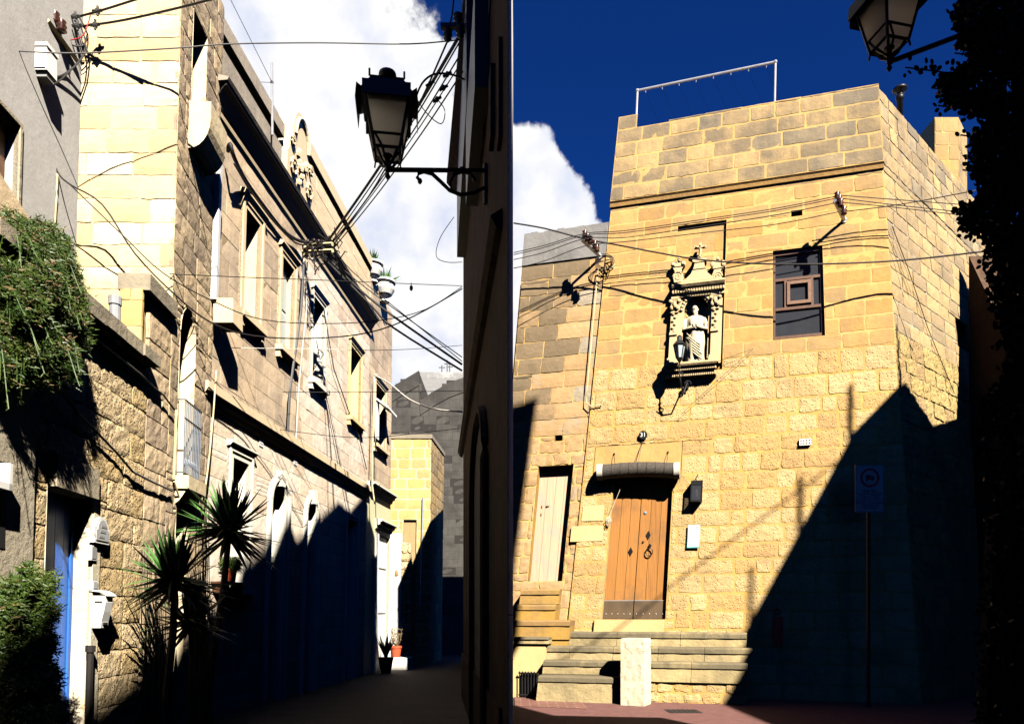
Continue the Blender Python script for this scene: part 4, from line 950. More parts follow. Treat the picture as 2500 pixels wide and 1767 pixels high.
obj('rendered_parapet', mb, ['render_grey'], nb)
mb = MB(); reveal(mb, NB, pd, .18, 0, skip='b'); reveal(mb, NB, sh_, .25, 0, 1); obj('opening', mb, ['step_ochre', 'void'], nb)
mb = MB(); reveal(mb, NB, dwn, .25, 0, 1); obj('window', mb, ['neighbour_block', 'void'], nb)
mb = MB(); n_ = 4
for i in range(n_): wbox(mb, NB, pd[0]+(pd[1]-pd[0])*i/n_+.003, pd[0]+(pd[1]-pd[0])*(i+1)/n_-.003, pd[2], pd[3], -.2, -.165, 0, (i/n_, 0, 0))
wbox(mb, NB, pd[0], pd[1], pd[2], pd[3], -.23, -.195)
po = obj('door', mb, ['door_pink'], nb)
mb = MB(); a, v = NB.inv(1337, 1235, -.15); mb.sphere(NB.pt(a, v, -.155), .04, .012, .018, 8, 5); a, v = NB.inv(1321, 1255, -.15); mb.sphere(NB.pt(a, v, -.155), .012, .01, .03, 8, 5); mb.sphere(NB.pt(a, v+.15, -.155), .012, .01, .03, 8, 5)
obj('handle', mb, ['timber_light'], po)
# ---- stairs
stp = thing('stone_steps', (2.9, 12.4, 0), 'worn grey limestone steps rising to the double door', 'steps')
def step(par, nm, x0, x1, vt, v0, o0, o1, matn, px_off=None, n=1, seed=1):
    """tread x0..x1 (photo pixels of its front edge), from wall offset o0 out to o1: a worn slab with a rounded nose over a riser"""
    a0 = RF.inv(x0, HOR+(CAMH-vt)*F/12.3, o1)[0]; a1 = RF.inv(x1, HOR+(CAMH-vt)*F/12.3, o1)[0]
    mb = MB(); rd = random.Random(seed); bt = RF.pt; sl = min(.11, (vt-v0)*.45)
    for k in range(n):
        b0 = a0+(a1-a0)*k/n; b1 = a0+(a1-a0)*(k+1)/n; g = .003; wbox(mb, RF, b0+g, b1-g, v0, vt-sl, o0, o1-.022, 1, (rd.random(), 0, .2+rd.random()*.3))
        tt = (rd.random(), 0, .7+rd.random()*.3); q = [(o1-.02, vt-sl), (o1, vt-sl+.01), (o1, vt-.03), (o1-.012, vt-.008), (o1-.035, vt), (o0, vt)]; m_ = 8; rows = []
        for i in range(m_+1):
            aa = b0+g+(b1-b0-2*g)*i/m_; dz = .008*mnoise.noise(Vector((aa*3, seed, 0))); do_ = .012*mnoise.noise(Vector((aa*5, seed, 5))); rows.append([bt(aa, v+(dz if j > 1 else 0), o+(do_ if 0 < j < 5 else 0)) for j, (o, v) in enumerate(q)])
        for r0, r1 in zip(rows, rows[1:]):
            for j in range(len(q)-1): mb.quad(r0[j], r1[j], r1[j+1], r0[j+1], 0, tt)
        for Z, aa in ((rows[0], b0+g), (rows[-1], b1-g)): mb.face([mb.vert(p) for p in Z]+[mb.vert(bt(aa, vt-sl, o0))], 0, tt)
    return obj(nm, mb, [matn, 'step_riser' if matn == 'step_stone' else matn], par)
# heights in metres read from the photo
step(stp, 'tread', 1359, 1824, 1.19, .93, 0, .36, 'step_stone', n=3, seed=1)
step(stp, 'tread', 1288, 1838, .94, .66, 0, .66, 'step_stone', n=5, seed=2)
step(stp, 'tread', 1326, 1548, .70, .46, 0, .92, 'step_stone', n=1, seed=3)
step(stp, 'tread', 1556, 1826, .70, .36, 0, .90, 'step_stone', n=2, seed=4)
step(stp, 'tread', 1314, 1540, .45, 0, 0, 1.22, 'step_stone', n=1, seed=5)
# rubble base under the treads
Wb = Wall(tuple((RF.o+RF.n*.84).xy), tuple((RF.o+RF.d*RF.L+RF.n*.84).xy))
mb = MB(); masonry(mb, Wb, Wb.inv(1545, 1680)[0], Wb.inv(1826, 1680)[0], 0, .37, .19, (.2, .4), .04, .01, rough=.02, grid=.05, jit=.02, seed=97)
masonry(mb, Wb, Wb.inv(1330, 1600)[0], Wb.inv(1515, 1600)[0], .3, .47, .17, (.2, .4), .04, .01, rough=.02, grid=.05, jit=.02, seed=98)
a0, a1 = Wb.inv(1545, 1680)[0], Wb.inv(1826, 1680)[0]; wbox(mb, Wb, a0, a1, 0, .35, -.84, -.04, 1)
a0, a1 = Wb.inv(1300, 1680)[0], Wb.inv(1515, 1680)[0]; wbox(mb, Wb, a0+.1, a1, 0, .45, -.84, -.06, 1)
a0, a1 = Wb.inv(1260, 1600)[0], Wb.inv(1330, 1600)[0]; wbox(mb, Wb, a0, a1+.3, 0, .66, -.84, -.22, 0, (.5, .9, .2))
obj('rubble_base', mb, ['limestone_rubble', 'mortar_yellow'], stp)
ls = thing('side_steps', (.9, 13, 0), 'ochre stained block steps climbing to the faded pink door', 'steps')
step(ls, 'tread', 1272, 1368, 1.98, 1.7, 0, .22, 'step_ochre', seed=6)
step(ls, 'tread', 1259, 1358, 1.69, 1.4, 0, .46, 'step_ochre', seed=7)
step(ls, 'tread', 1256, 1393, 1.40, 1.05, 0, .52, 'step_ochre', seed=8)
step(ls, 'tread', 1255, 1340, 1.10, .98, 0, .80, 'step_stone', seed=9)
mb = MB(); a0, a1 = RF.inv(1254, 1540, .5)[0], RF.inv(1388, 1540, .5)[0]; wbox(mb, RF, a0, a1, 0, 1.06, 0, .47); obj('step_base', mb, ['step_ochre'], ls)
# square white pillar
a, v = RF.inv(1511, 1726, 1.42); mb = MB(); pf = Wall(tuple((RF.o+RF.n*1.42).xy), tuple((RF.o+RF.d*RF.L+RF.n*1.42).xy))
a0, a1 = pf.inv(1512, 1650)[0], pf.inv(1567, 1650)[0]
rd = random.Random(2)
nz, nx = 22, 8
def pillar_pt(s, z): # s runs round the square
    w_ = a1-a0; s = s % 4; k = int(s); f_ = s-k
    x, y = ((f_, 0), (1, f_), (1-f_, 1), (0, 1-f_))[k]
    c = pf.pt(a0+w_/2+.07, z, -w_*.5); ang = R(-27); X_, Y_ = (x-.5)*w_*1.08, (y-.5)*w_*1.08
    b = c+Vector((X_*math.cos(ang)-Y_*math.sin(ang), X_*math.sin(ang)+Y_*math.cos(ang), 0))
    return c+(b-c)*(1+.05*mnoise.noise(Vector((x*5, y*5, z*9)))-.03*(z > 1.06))
rings = [[mb.vert(pillar_pt(4*j/(nx*4), 1.11*k/nz)) for j in range(nx*4)] for k in range(nz+1)]
for k in range(nz):
    for j in range(nx*4): mb.face((rings[k][j], rings[k][(j+1) % (nx*4)], rings[k+1][(j+1) % (nx*4)], rings[k+1][j]))
mb.face(rings[-1])
obj('stone_pillar', mb, ['pillar_white'], label='square whitewashed stone pillar in front of the steps', cat='pillar')
# cellar grille
g0 = Wall(tuple((NB.o+RF.n*.80).xy), tuple((NB.o+NB.d*2+RF.n*.80).xy)); a0, a1, v0, v1 = g0.rect(1270, 1688, 1313, 1638)
cg = thing('cellar_grille', tuple(g0.pt((a0+a1)/2, 0)), 'black iron cellar grille low in the wall beside the steps', 'grille')
mb = MB(); wbox(mb, g0, a0+.02, a1-.02, .02, v1-.02, -.02, 0); obj('opening', mb, ['void'], cg)
mb = MB()
for k in range(7): x = a0+(a1-a0)*k/6; mb.tube([g0.pt(x, .02, .05), g0.pt(x, v1, .05)], .011, 6)
for v in (.06, v1-.03): mb.tube([g0.pt(a0-.02, v, .05), g0.pt(a1+.02, v, .05)], .014, 6)
obj('bars', mb, ['black_iron'], cg)
mb = MB(); a0, a1 = g0.inv(1252, 1660)[0], g0.inv(1325, 1660)[0]; wbox(mb, g0, a0-.02, a1+.05, 0, .978, -.75, -.025); obj('stone_surround', mb, ['stone_smooth'], cg)
# door ring low on the wall
a, v = rp(1897, 1490, .04); mb = MB(); mb.tube([RF.pt(a+.045*math.sin(t), v-.05*math.cos(t)-.02, .05) for t in [2*math.pi*i/14 for i in range(15)]], .01, 5); mb.sphere(RF.pt(a, v+.04, .03), .025, .03, .025, 8, 5)
obj('iron_ring', mb, ['black_iron'], label='black iron tethering ring fixed low on the rubble wall', cat='ring', smooth=True)

# ---- carved shrine
shx = thing('shrine', tuple(RF.pt(rp(1703, 900)[0], rp(1703, 900)[1], .1)), 'carved stone shrine with scrolls and a cross framing a niche', 'shrine')
def q_(x, y, off=.05): return RF.inv(x, y, off)
OB = -.10
aL, aR = q_(1668, 790)[0], q_(1729, 790)[0]; cA = (aL+aR)/2+.0; rI = (aR-aL)/2; vB = q_(1703, 890)[1]; vS = q_(1703, 757)[1]
xL, xR = q_(1638, 800)[0], q_(1762, 800)[0]; vE = q_(1700, 722)[1]; vE1 = q_(1700, 690)[1]
mb = MB(); n_ = 16
inner = [(cA-rI, vB)]+[(cA-rI*math.cos(math.pi*k/n_), vS+rI*1.05*math.sin(math.pi*k/n_)) for k in range(n_+1)]+[(cA+rI, vB)]
outer = [(xL, vB)]+[(xL+(xR-xL)*k/n_, vE) if 3 <= k <= n_-3 else ((xL, vS+(vE-vS)*k/3) if k < 3 else (xR, vS+(vE-vS)*(n_-k)/3)) for k in range(n_+1)]+[(xR, vB)]
for k in range(len(inner)-1):
    mb.quad(RF.pt(*inner[k], .05), RF.pt(*inner[k+1], .05), RF.pt(*outer[k+1], .05), RF.pt(*outer[k], .05))
    mb.quad(RF.pt(*inner[k], .05), RF.pt(*inner[k+1], .05), RF.pt(*inner[k+1], -.13), RF.pt(*inner[k], -.13))
    mb.quad(RF.pt(*outer[k], .05), RF.pt(*outer[k+1], .05), RF.pt(*outer[k+1], -.13), RF.pt(*outer[k], -.13))
obj('frame', mb, ['carved_stone'], shx)
# concave niche with a ribbed shell head
mb = MB(); seg = 20
ring = lambda v, sc_: [RF.pt(cA-rI*sc_*math.cos(math.pi*k/seg), v, -.02-.14*sc_*math.sin(math.pi*k/seg)*(1+(.10*(-1)**k if v > vS+.01 or sc_ < .99 else 0))) for k in range(seg+1)]
rows = [ring(vB, 1), ring(vS, 1)]+[ring(vS+rI*1.03*math.sin(t), math.cos(t)) for t in [R(x) for x in (15, 30, 45, 60, 75, 88)]]
for r0, r1 in zip(rows, rows[1:]):
    for k in range(seg): mb.quad(r0[k], r0[k+1], r1[k+1], r1[k])
obj('niche', mb, ['carved_stone'], shx)
mb = MB()
for k in range(15):
    t = math.pi*(k+.5)/15; mb.sphere(RF.pt(cA-(rI+.045)*math.cos(t), vS+(rI*1.05+.05)*math.sin(t), .055), .032, .03, .032, 8, 5)
mb.tube([RF.pt(cA-(rI+.10)*math.cos(t), vS+(rI*1.05+.11)*math.sin(t), .05) for t in [math.pi*k/16 for k in range(17)]], .018, 6)
obj('arch_ornament', mb, ['carved_stone'], shx, smooth=True)
for (x, nm) in ((1649, 0), (1747, 1)):
    ac_, v1_ = q_(x, 722, .09); vb_ = vB; mb = MB(); w_ = .085
    wbox(mb, RF, ac_-w_*.7, ac_+w_*.7, vb_, vE-.02, .04, .10)
    wbox(mb, RF, ac_-w_*1.05, ac_+w_*1.05, vb_, vb_+.10, .04, .14); wbox(mb, RF, ac_-w_*.95, ac_+w_*.95, vb_+.10, vb_+.14, .04, .12); wbox(mb, RF, ac_-w_*.8, ac_+w_*.8, vb_+.55, vb_+.60, .04, .125)
    for k in range(8): v_ = vb_+.62+k*.062; mb.sphere(RF.pt(ac_+.018*(-1)**k, v_, .10), .032, .03, .03, 7, 5)
    vc = vE-.30
    wprofile(mb, RF, ac_-w_*.8, ac_+w_*.8, [(.05, vc), (.13, vc+.01), (.12, vc+.05), (.15, vc+.16), (.18, vc+.24), (.18, vc+.27), (.05, vc+.27)])
    for s_ in (-1, 1):
        mb.sphere(RF.pt(ac_+s_*.075, vc+.2, .15), .04, .035, .04, 8, 6); mb.sphere(RF.pt(ac_+s_*.05, vc+.09, .14), .035, .03, .045, 8, 6)
    mb.sphere(RF.pt(ac_, vc+.14, .16), .035, .03, .06, 8, 6)
    obj('column', mb, ['carved_stone'], shx)
mb = MB(); xl, xr = xL-.02, xR+.03
wprofile(mb, RF, xl, xr, [(.04, vE-.03), (.10, vE-.02), (.10, vE+.03), (.13, vE+.04), (.13, vE+.10), (.17, vE+.13), (.20, vE+.17), (.20, vE+.20), (.04, vE+.24)])
for k in range(20):
    x = xl+(xr-xl)*(k+.3)/20; wbox(mb, RF, x, x+(xr-xl)/40, vE+.045, vE+.095, .13, .155)
obj('entablature', mb, ['carved_stone'], shx)
vT = vE+.24
mb = MB(); cx = q_(1707, 660)[0]; pv = q_(1707, 634)[1]
pr_ = [(cx-.34, vT), (cx-.24, vT+.05), (cx-.15, vT+.13), (cx-.10, vT+.24), (cx-.085, pv-.07), (cx-.13, pv-.05), (cx-.13, pv), (cx+.13, pv), (cx+.13, pv-.05), (cx+.085, pv-.07), (cx+.10, vT+.24), (cx+.15, vT+.13), (cx+.24, vT+.05), (cx+.34, vT)]
mb.prism([RF.pt(a, v, .12) for a, v in pr_], RF.n*-.2); obj('pedestal', mb, ['carved_stone'], shx)
mb = MB(); cv = q_(1707, 594)[1]
mb.hexa([RF.pt(cx-.022, pv, .07), RF.pt(cx+.022, pv, .07), RF.pt(cx+.022, pv, .03), RF.pt(cx-.022, pv, .03), RF.pt(cx-.022, cv, .07), RF.pt(cx+.022, cv, .07), RF.pt(cx+.022, cv, .03), RF.pt(cx-.022, cv, .03)])
ch = pv+(cv-pv)*.74
wbox(mb, RF, cx-.11, cx+.11, ch-.02, ch+.025, .032, .068)
mb.sphere(RF.pt(cx, pv, .07), .05, .04, .06, 8, 6); mb.tube([RF.pt(cx, pv+.03, .085), RF.pt(cx+.01, ch-.05, .09)], .022, 6, r2=.03)
mb.tube([RF.pt(cx-.09, ch+.01, .08), RF.pt(cx, ch-.03, .09), RF.pt(cx+.09, ch+.01, .08)], .011, 5); mb.sphere(RF.pt(cx, ch+.02, .09), .018, .018, .022, 8, 6)
obj('cross', mb, ['carved_stone'], shx, smooth=False)
for s_, x in ((-1, 1655), (1, 1751)):
    a, v = q_(x, 676, .08); mb = MB()
    mb.tube([RF.pt(a+s_*(.085*(1-t/13)*math.cos(t)), v+.0+.085*(1-t/13)*math.sin(t), .09) for t in [k*.5 for k in range(22)]], .02, 6)
    mb.prism([RF.pt(a+s_*x_, v+z_, .1) for x_, z_ in ((-.10, -.10), (.06, -.10), (.09, .0), (.06, .10), (.10, .16), (.12, .25), (.07, .30), (.02, .24), (.0, .33), (-.05, .24), (-.1, .28), (-.12, .2), (-.06, .12), (-.10, .02))], RF.n*-.12)
    for dx, dz in ((.10, .22), (-.09, .22)): mb.sphere(RF.pt(a+s_*dx, v+dz, .09), .045, .035, .06, 8, 6)
    mb.sphere(RF.pt(a, v+.30, .09), .03, .03, .05, 8, 6)
    obj('scroll', mb, ['carved_stone'], shx)
lg0, lg1 = q_(1616, 905, .25)[0], q_(1756, 905, .25)[0]; mb = MB()
wprofile(mb, RF, lg0+.05, lg1-.05, [(0, vB-.24), (.10, vB-.22), (.12, vB-.15), (.17, vB-.13), (.17, vB-.09), (.24, vB-.06), (.26, vB-.03), (.26, vB), (-.12, vB+.003)])
for k in range(24):
    x = lg0+.06+(lg1-lg0-.12)*k/23.6; wbox(mb, RF, x, x+.022, vB-.215, vB-.14, .1, .15); wbox(mb, RF, x, x+.022, vB-.125, vB-.085, .165, .20)
obj('ledge', mb, ['carved_stone'], shx)
# statue: robed bearded saint, hands joined
mb = MB(); sb = RF.pt(cA+.02, vB+.003, -.02); sx_ = RF.d; sn = RF.n; H = q_(1702, 741)[1]-vB
def body(prof, seg=28):
    rings = []
    for k, (z, rw, rd_, sh__) in enumerate(prof):
        row = []
        for j in range(seg):
            t = 2*math.pi*j/seg; fold = 1+(.10*math.sin(6*t+z*5+2*math.sin(z*5))+.06*math.sin(11*t-z*9))*(1 if z < .78 else .15)*(1 if z > .02 else .5)
            swag = .018*max(0, math.sin((z*H*26)+3*math.cos(t)))*(1 if .15 < z < .52 and math.sin(t) > 0 else 0)/H*1.0
            row.append(mb.vert(sb+sx_*(math.cos(t)*rw*fold*H+sh__*H)+sn*(math.sin(t)*(rd_*fold+swag*2)*H)+Vector((0, 0, z*H))))
        rings.append(row)
    for k in range(len(rings)-1):
        for j in range(seg): mb.face((rings[k][j], rings[k][(j+1) % seg], rings[k+1][(j+1) % seg], rings[k+1][j]))
    mb.face(rings[0]); mb.face(rings[-1])
body([(0, .15, .10, 0), (.03, .155, .11, 0), (.08, .14, .10, 0), (.2, .145, .11, .005), (.35, .155, .115, .01), (.48, .15, .11, .01), (.56, .14, .10, .005), (.64, .15, .10, 0), (.72, .165, .10, 0), (.775, .16, .09, 0), (.80, .12, .075, 0), (.82, .055, .05, 0), (.845, .042, .045, 0), (.87, .045, .05, 0)])
hc = sb+Vector((0, 0, .915*H))+sn*.015*H
def ball(c, r): 
    i = len(mb.v); mb.sphere((0, 0, 0), r[0]*H, r[1]*H, r[2]*H, 14, 10)
    for k in range(i, len(mb.v)):
        v = Vector(mb.v[k]); mb.v[k] = tuple(c+sx_*v.x+sn*v.y+Vector((0, 0, v.z)))
ball(hc, (.052, .062, .072)); ball(hc+Vector((0, 0, -.055*H))+sn*.035*H, (.038, .035, .055)); ball(hc+Vector((0, 0, -.095*H))+sn*.04*H, (.024, .024, .04))
ball(hc+sn*.062*H+Vector((0, 0, -.002*H)), (.009, .014, .02)); ball(hc+sx_*.052*H, (.008, .014, .02)); ball(hc-sx_*.052*H, (.008, .014, .02))
ball(hc+sn*.05*H+Vector((0, 0, .018*H)), (.035, .012, .007))
for s_ in (-1, 1):
    sh0 = sb+sx_*s_*.14*H+Vector((0, 0, .755*H)); el = sb+sx_*s_*.175*H+sn*.05*H+Vector((0, 0, .57*H)); hd = sb+sx_*s_*.02*H+sn*.15*H+Vector((0, 0, .60*H))
    mb.tube([sh0, sh0.lerp(el, .5)+sx_*s_*.01*H, el, el.lerp(hd, .5), hd], lambda t: .05*H*(1-.5*t), 10)
    ball(hd+sx_*s_*.004*H+Vector((0, 0, .015*H)), (.018, .03, .035))
    for k in range(4): mb.tube([hd+sx_*s_*.01*H+Vector((0, 0, .0))+sn*(.01*k-.01)*H, hd+sx_*s_*.002*H+sn*(.012*k)*H+Vector((0, 0, (.055-.006*k)*H))], .0065*H, 5)
for k in range(6):   # the mantle falls in slanting folds from the left hip to the right foot
    p0_ = sb+sx_*(-.13+.012*k)*H+sn*.09*H+Vector((0, 0, (.52-.055*k)*H)); p2_ = sb+sx_*(.10+.01*k)*H+sn*.10*H+Vector((0, 0, (.30-.05*k)*H)); p1_ = (p0_+p2_)/2+sn*.055*H-Vector((0, 0, .05*H))
    mb.tube([p0_*(1-t)*(1-t)+p1_*2*t*(1-t)+p2_*t*t for t in [q/8 for q in range(9)]], lambda t: .004*H+.010*H*math.sin(math.pi*t), 6)
for s_ in (-1, 1): ball(sb+sx_*s_*.06*H+sn*.12*H+Vector((0, 0, .018*H)), (.03, .05, .02))
obj('statue', mb, ['statue_stone'], label='pale stone statue of a bearded robed saint with joined hands in the niche', cat='statue', smooth=True, base=sb)

# ================================================================ FITTINGS ON THE OLD HOUSE
# roller blind over the double door
a0, v0_ = rp(1463, 1152, .17); a1, v1_ = rp(1655, 1148, .17)
bl = thing('rolled_blind', tuple(RF.pt((a0+a1)/2, v0_, .1)), 'rolled cane blind hanging above the double door with pale cloth ends', 'blind')
mb = MB(); n_ = 22; r_ = .135
cen = lambda t: RF.pt(a0+(a1-a0)*t, v0_+(v1_-v0_)*t+.035*math.sin(math.pi*t), .15)
mb.tube([cen(k/n_) for k in range(n_+1)], lambda t: r_*(1+.03*mnoise.noise(Vector((t*9, 1, 0)))), 22); obj('cane_roll', mb, ['blind_cane'], bl, smooth=True)
for s_ in (0, 1):
    mb = MB(); d_ = RF.d*(-1 if s_ == 0 else 1)
    c = cen(s_); mb.tube([c-d_*.07, c-d_*.01, c+d_*.035], r_+.012, 20, caps=False); mb.tube([c+d_*.034, c+d_*.0], .07, 16, caps=False); 
    for k in range(20):
        t0, t1 = 2*math.pi*k/20, 2*math.pi*(k+1)/20; u, q = RF.n, Vector((0, 0, 1))
        f_ = lambda t, r: c+d_*(.035 if r > .1 else .0)+u*math.cos(t)*r+q*math.sin(t)*r
        mb.quad(f_(t0, r_+.012), f_(t1, r_+.012), f_(t1, .06), f_(t0, .06))
    obj('end_cloth', mb, ['blind_cloth'], bl, smooth=True)
mb = MB()
for k in range(9):
    c = cen((k+.5)/9); mb.tube([c+RF.n*math.cos(t)*(r_+.006)+Vector((0, 0, math.sin(t)*(r_+.006))) for t in [2*math.pi*j/16 for j in range(17)]], .003, 4)
obj('binding_cord', mb, ['cable_black'], bl)
hk = [rp(1500, 1108), rp(1631, 1104), rp(1568, 1081)]
mb = MB()
for (a, v), t in zip(hk, (.2, .86, .5)): mb.tube([RF.pt(a, v, .02), RF.pt(a, v-.02, .05), cen(t)+Vector((0, 0, r_))], .005, 4); mb.sphere(RF.pt(a, v, .02), .02, .02, .02, 6, 4)
mb.tube([RF.pt(*hk[2], .03), cen(.47)+Vector((0, 0, r_))], .004, 4)
obj('hanging_cord', mb, ['cable_black'], bl)
mb = MB(); kn = rp(1488, 1258, .06); tp_ = rp(1514, 1195, .1); mb.tube([RF.pt(*tp_, .12), RF.pt(*kn, .07)], .005, 4)
for k in range(7): mb.tube([RF.pt(*kn, .07), RF.pt(kn[0]+.05*math.sin(k*1.7), kn[1]-.06-.03*(k % 3), .09), RF.pt(kn[0]+.02*math.cos(k), kn[1]-.16-.03*(k % 2), .06)], .005, 4)
obj('pull_cord', mb, ['blind_cloth'], bl)
# number disc
a, v = rp(1570, 1062, .03); npd = thing('number_plate', tuple(RF.pt(a, v, .03)), 'round black house number plate reading 31 above the door', 'number plate')
mb = MB(); mb.tube([RF.pt(a, v, .02), RF.pt(a, v, .05)], .078, 20); obj('disc', mb, ['black_iron'], npd)
text_mesh('number', '31', RF.pt(a, v, .053), RF.d, (0, 0, 1), .11, 'white_paint', npd)
# box lamp
a0, a1, v0, v1 = RF.rect(1685, 1224, 1716, 1172, .16); bx = thing('box_lamp', tuple(RF.pt((a0+a1)/2, v0)), 'black box wall lamp beside the double door', 'wall lamp')
mb = MB(); am = (a0+a1)/2
for x in (a0, a1-.02):
    for o in (.03, .16): wbox(mb, RF, x, x+.02, v0, v1, o, o+.018)
wbox(mb, RF, a0, a1, v1-.08, v1, .03, .178); wbox(mb, RF, a0, a1, v0, v0+.025, .03, .178); wbox(mb, RF, a0, a1, v0, v1, .01, .03)
mb.tube([RF.pt(am, v1, .1), RF.pt(am-.02, v1+.06, .1), RF.pt(am+.01, v1+.1, .06), RF.pt(am, v1+.12, .01)], .008, 5)
obj('case', mb, ['black_iron'], bx)
mb = MB(); wbox(mb, RF, a0+.02, a1-.02, v0+.025, v1-.08, .168, .172); obj('pane', mb, ['glass_clear'], bx)
mb = MB(); mb.lathe(RF.pt(am, v0+.07, .1), [(.02, 0), (.028, .03), (.028, .11), (.02, .16), (.008, .17)], 10); obj('bulb', mb, ['white_plastic'], bx, smooth=True)
# notice
a0, a1, v0, v1 = RF.rect(1677, 1337, 1710, 1280, .04); no_ = thing('notice', tuple(RF.pt((a0+a1)/2, v0)), 'white printed notice with a green border fixed beside the door', 'notice')
mb = MB(); wbox(mb, RF, a0, a1, v0, v1, .035, .042); obj('border', mb, ['paper_border'], no_)
mb = MB(); wbox(mb, RF, a0+.012, a1-.012, v0+.02, v1-.008, .04, .045); obj('sheet', mb, ['paper'], no_)
mb = MB(); am = (a0+a1)/2; hh = v1-v0
wbox(mb, RF, a0+.05, a1-.05, v1-hh*.245, v1-hh*.225, .045, .047); wbox(mb, RF, a1-.075, a1-.05, v1-hh*.15, v1-hh*.06, .045, .047)
for k in range(5): wbox(mb, RF, a0+.06, a1-.06-.02*(k % 2), v1-hh*(.42+.06*k), v1-hh*(.41+.06*k), .045, .046)
wbox(mb, RF, am-.04, am+.05, v0+hh*.12, v0+hh*.13, .045, .047)
obj('writing', mb, ['ink_grey'], no_)
# small hexagonal lantern on a bracket below the shrine
mb = MB(); la, lv = RF.inv(1659, 856, .42); c = RF.pt(la, lv, .42)
sl_ = thing('shrine_lantern', tuple(RF.pt(*rp(1672, 925), .05)), 'small hexagonal black lantern on a curled bracket in front of the shrine', 'wall lamp')
for k in range(6): t = math.pi*k/3; mb.tube([c+Vector((.105*math.cos(t), .105*math.sin(t), .09)), c+Vector((.06*math.cos(t), .06*math.sin(t), -.13))], .009, 4)
mb.lathe(c, [(.115, .085), (.12, .1), (.06, .17), (.045, .175), (.045, .235), (.05, .24), (.02, .27), (.005, .275)], 6); mb.lathe(c, [(.005, -.24), (.02, -.2), (.055, -.15), (.065, -.13)], 6)
obj('lantern_frame', mb, ['black_iron'], sl_)
mb = MB(); mb.lathe(c, [(.055, -.13), (.098, .085)], 6); obj('glass', mb, ['glass_pale'], sl_)
mb = MB(); b0 = RF.pt(*rp(1678, 935), .02)
mb.tube([c+Vector((0, 0, -.22)), c+Vector((0, 0, -.42)), c+Vector((.02, 0, -.55))-RF.n*.02, c+Vector((.06, 0, -.7))-RF.n*.15, b0+RF.n*.12+Vector((0, 0, -.02)), b0], .016, 6)
mb.tube([c+Vector((0, 0, -.42))+RF.d*.06*math.sin(t)+Vector((0, 0, .05*math.cos(t))) for t in [k*.5 for k in range(10)]], .01, 5)
mb.tube([b0+RF.n*.1+RF.d*(.07*(1-t/9))*math.cos(t)+Vector((0, 0, -.06+.08*(1-t/9)*math.sin(t))) for t in [k*.55 for k in range(15)]], .013, 5)
wbox(mb, RF, rp(1680, 900)[0]-.025, rp(1680, 900)[0]+.025, rp(1680, 950)[1], rp(1680, 910)[1], 0, .035)
for k in range(3): mb.sphere(c+Vector((0, 0, -.30-.08*k)), .026, .026, .02, 8, 5)
obj('bracket', mb, ['black_iron'], sl_)

# ---- traffic sign on its post, in the shade
Ys = 11.6; sg = P(2123, 1500, Ys); sgn = thing('traffic_sign', (sg.x, Ys, 0), 'white traffic sign with a red ring around a lorry symbol, on a post in shade', 'sign')
x0, x1 = (2088-1250)/F*Ys, (2159-1250)/F*Ys; z1 = P(0, 1134, Ys).z; z0 = P(0, 1250, Ys).z; xm = (x0+x1)/2; ww_ = x1-x0
mb = MB(); mb.tube([(xm, Ys+.05, 0), (xm, Ys+.05, z1-.05)], .03, 10); obj('post', mb, ['black_iron'], sgn)
mb = MB(); mb.box(x0, x1, Ys, Ys+.012, z0, z1); obj('plate', mb, ['sign_white'], sgn)
mb = MB(); e_ = .006
for (a, b, c, d) in ((x0+.008, x1-.008, z1-.014, z1-.008), (x0+.008, x1-.008, z0+.008, z0+.014), (x0+.008, x0+.014, z0+.008, z1-.008), (x1-.014, x1-.008, z0+.008, z1-.008), (x0+.012, x1-.012, z0+.20, z0+.208)): mb.box(a, b, Ys-.003, Ys, c, d)
cz = z1-.21
mb.box(xm-.065, xm+.015, Ys-.003, Ys, cz-.03, cz+.045); mb.box(xm+.02, xm+.07, Ys-.003, Ys, cz-.03, cz+.025)
for x in (xm-.045, xm+.045): mb.tube([(x, Ys-.003, cz-.035), (x, Ys-.0005, cz-.035)], .018, 12)
obj('symbol', mb, ['ink'], sgn)
mb = MB(); n_ = 28
for k in range(n_):
    t0, t1 = 2*math.pi*k/n_, 2*math.pi*(k+1)/n_
    f_ = lambda t, r: (xm+r*math.cos(t), Ys-.003, cz+r*math.sin(t)); mb.quad(f_(t0, .155), f_(t1, .155), f_(t1, .118), f_(t0, .118))
obj('red_ring', mb, ['sign_red'], sgn)
text_mesh('writing', 'ĦLIEF BIEX\nTAGĦTI SERVIZZ\nF\'DIN IT-TRIQ', (xm, Ys-.002, z0+.29), (1, 0, 0), (0, 0, 1), .051, 'ink', sgn)
text_mesh('writing', 'EXCEPT TO RENDER\nA SERVICE IN\nTHIS STREET', (xm, Ys-.002, z0+.11), (1, 0, 0), (0, 0, 1), .047, 'ink', sgn)

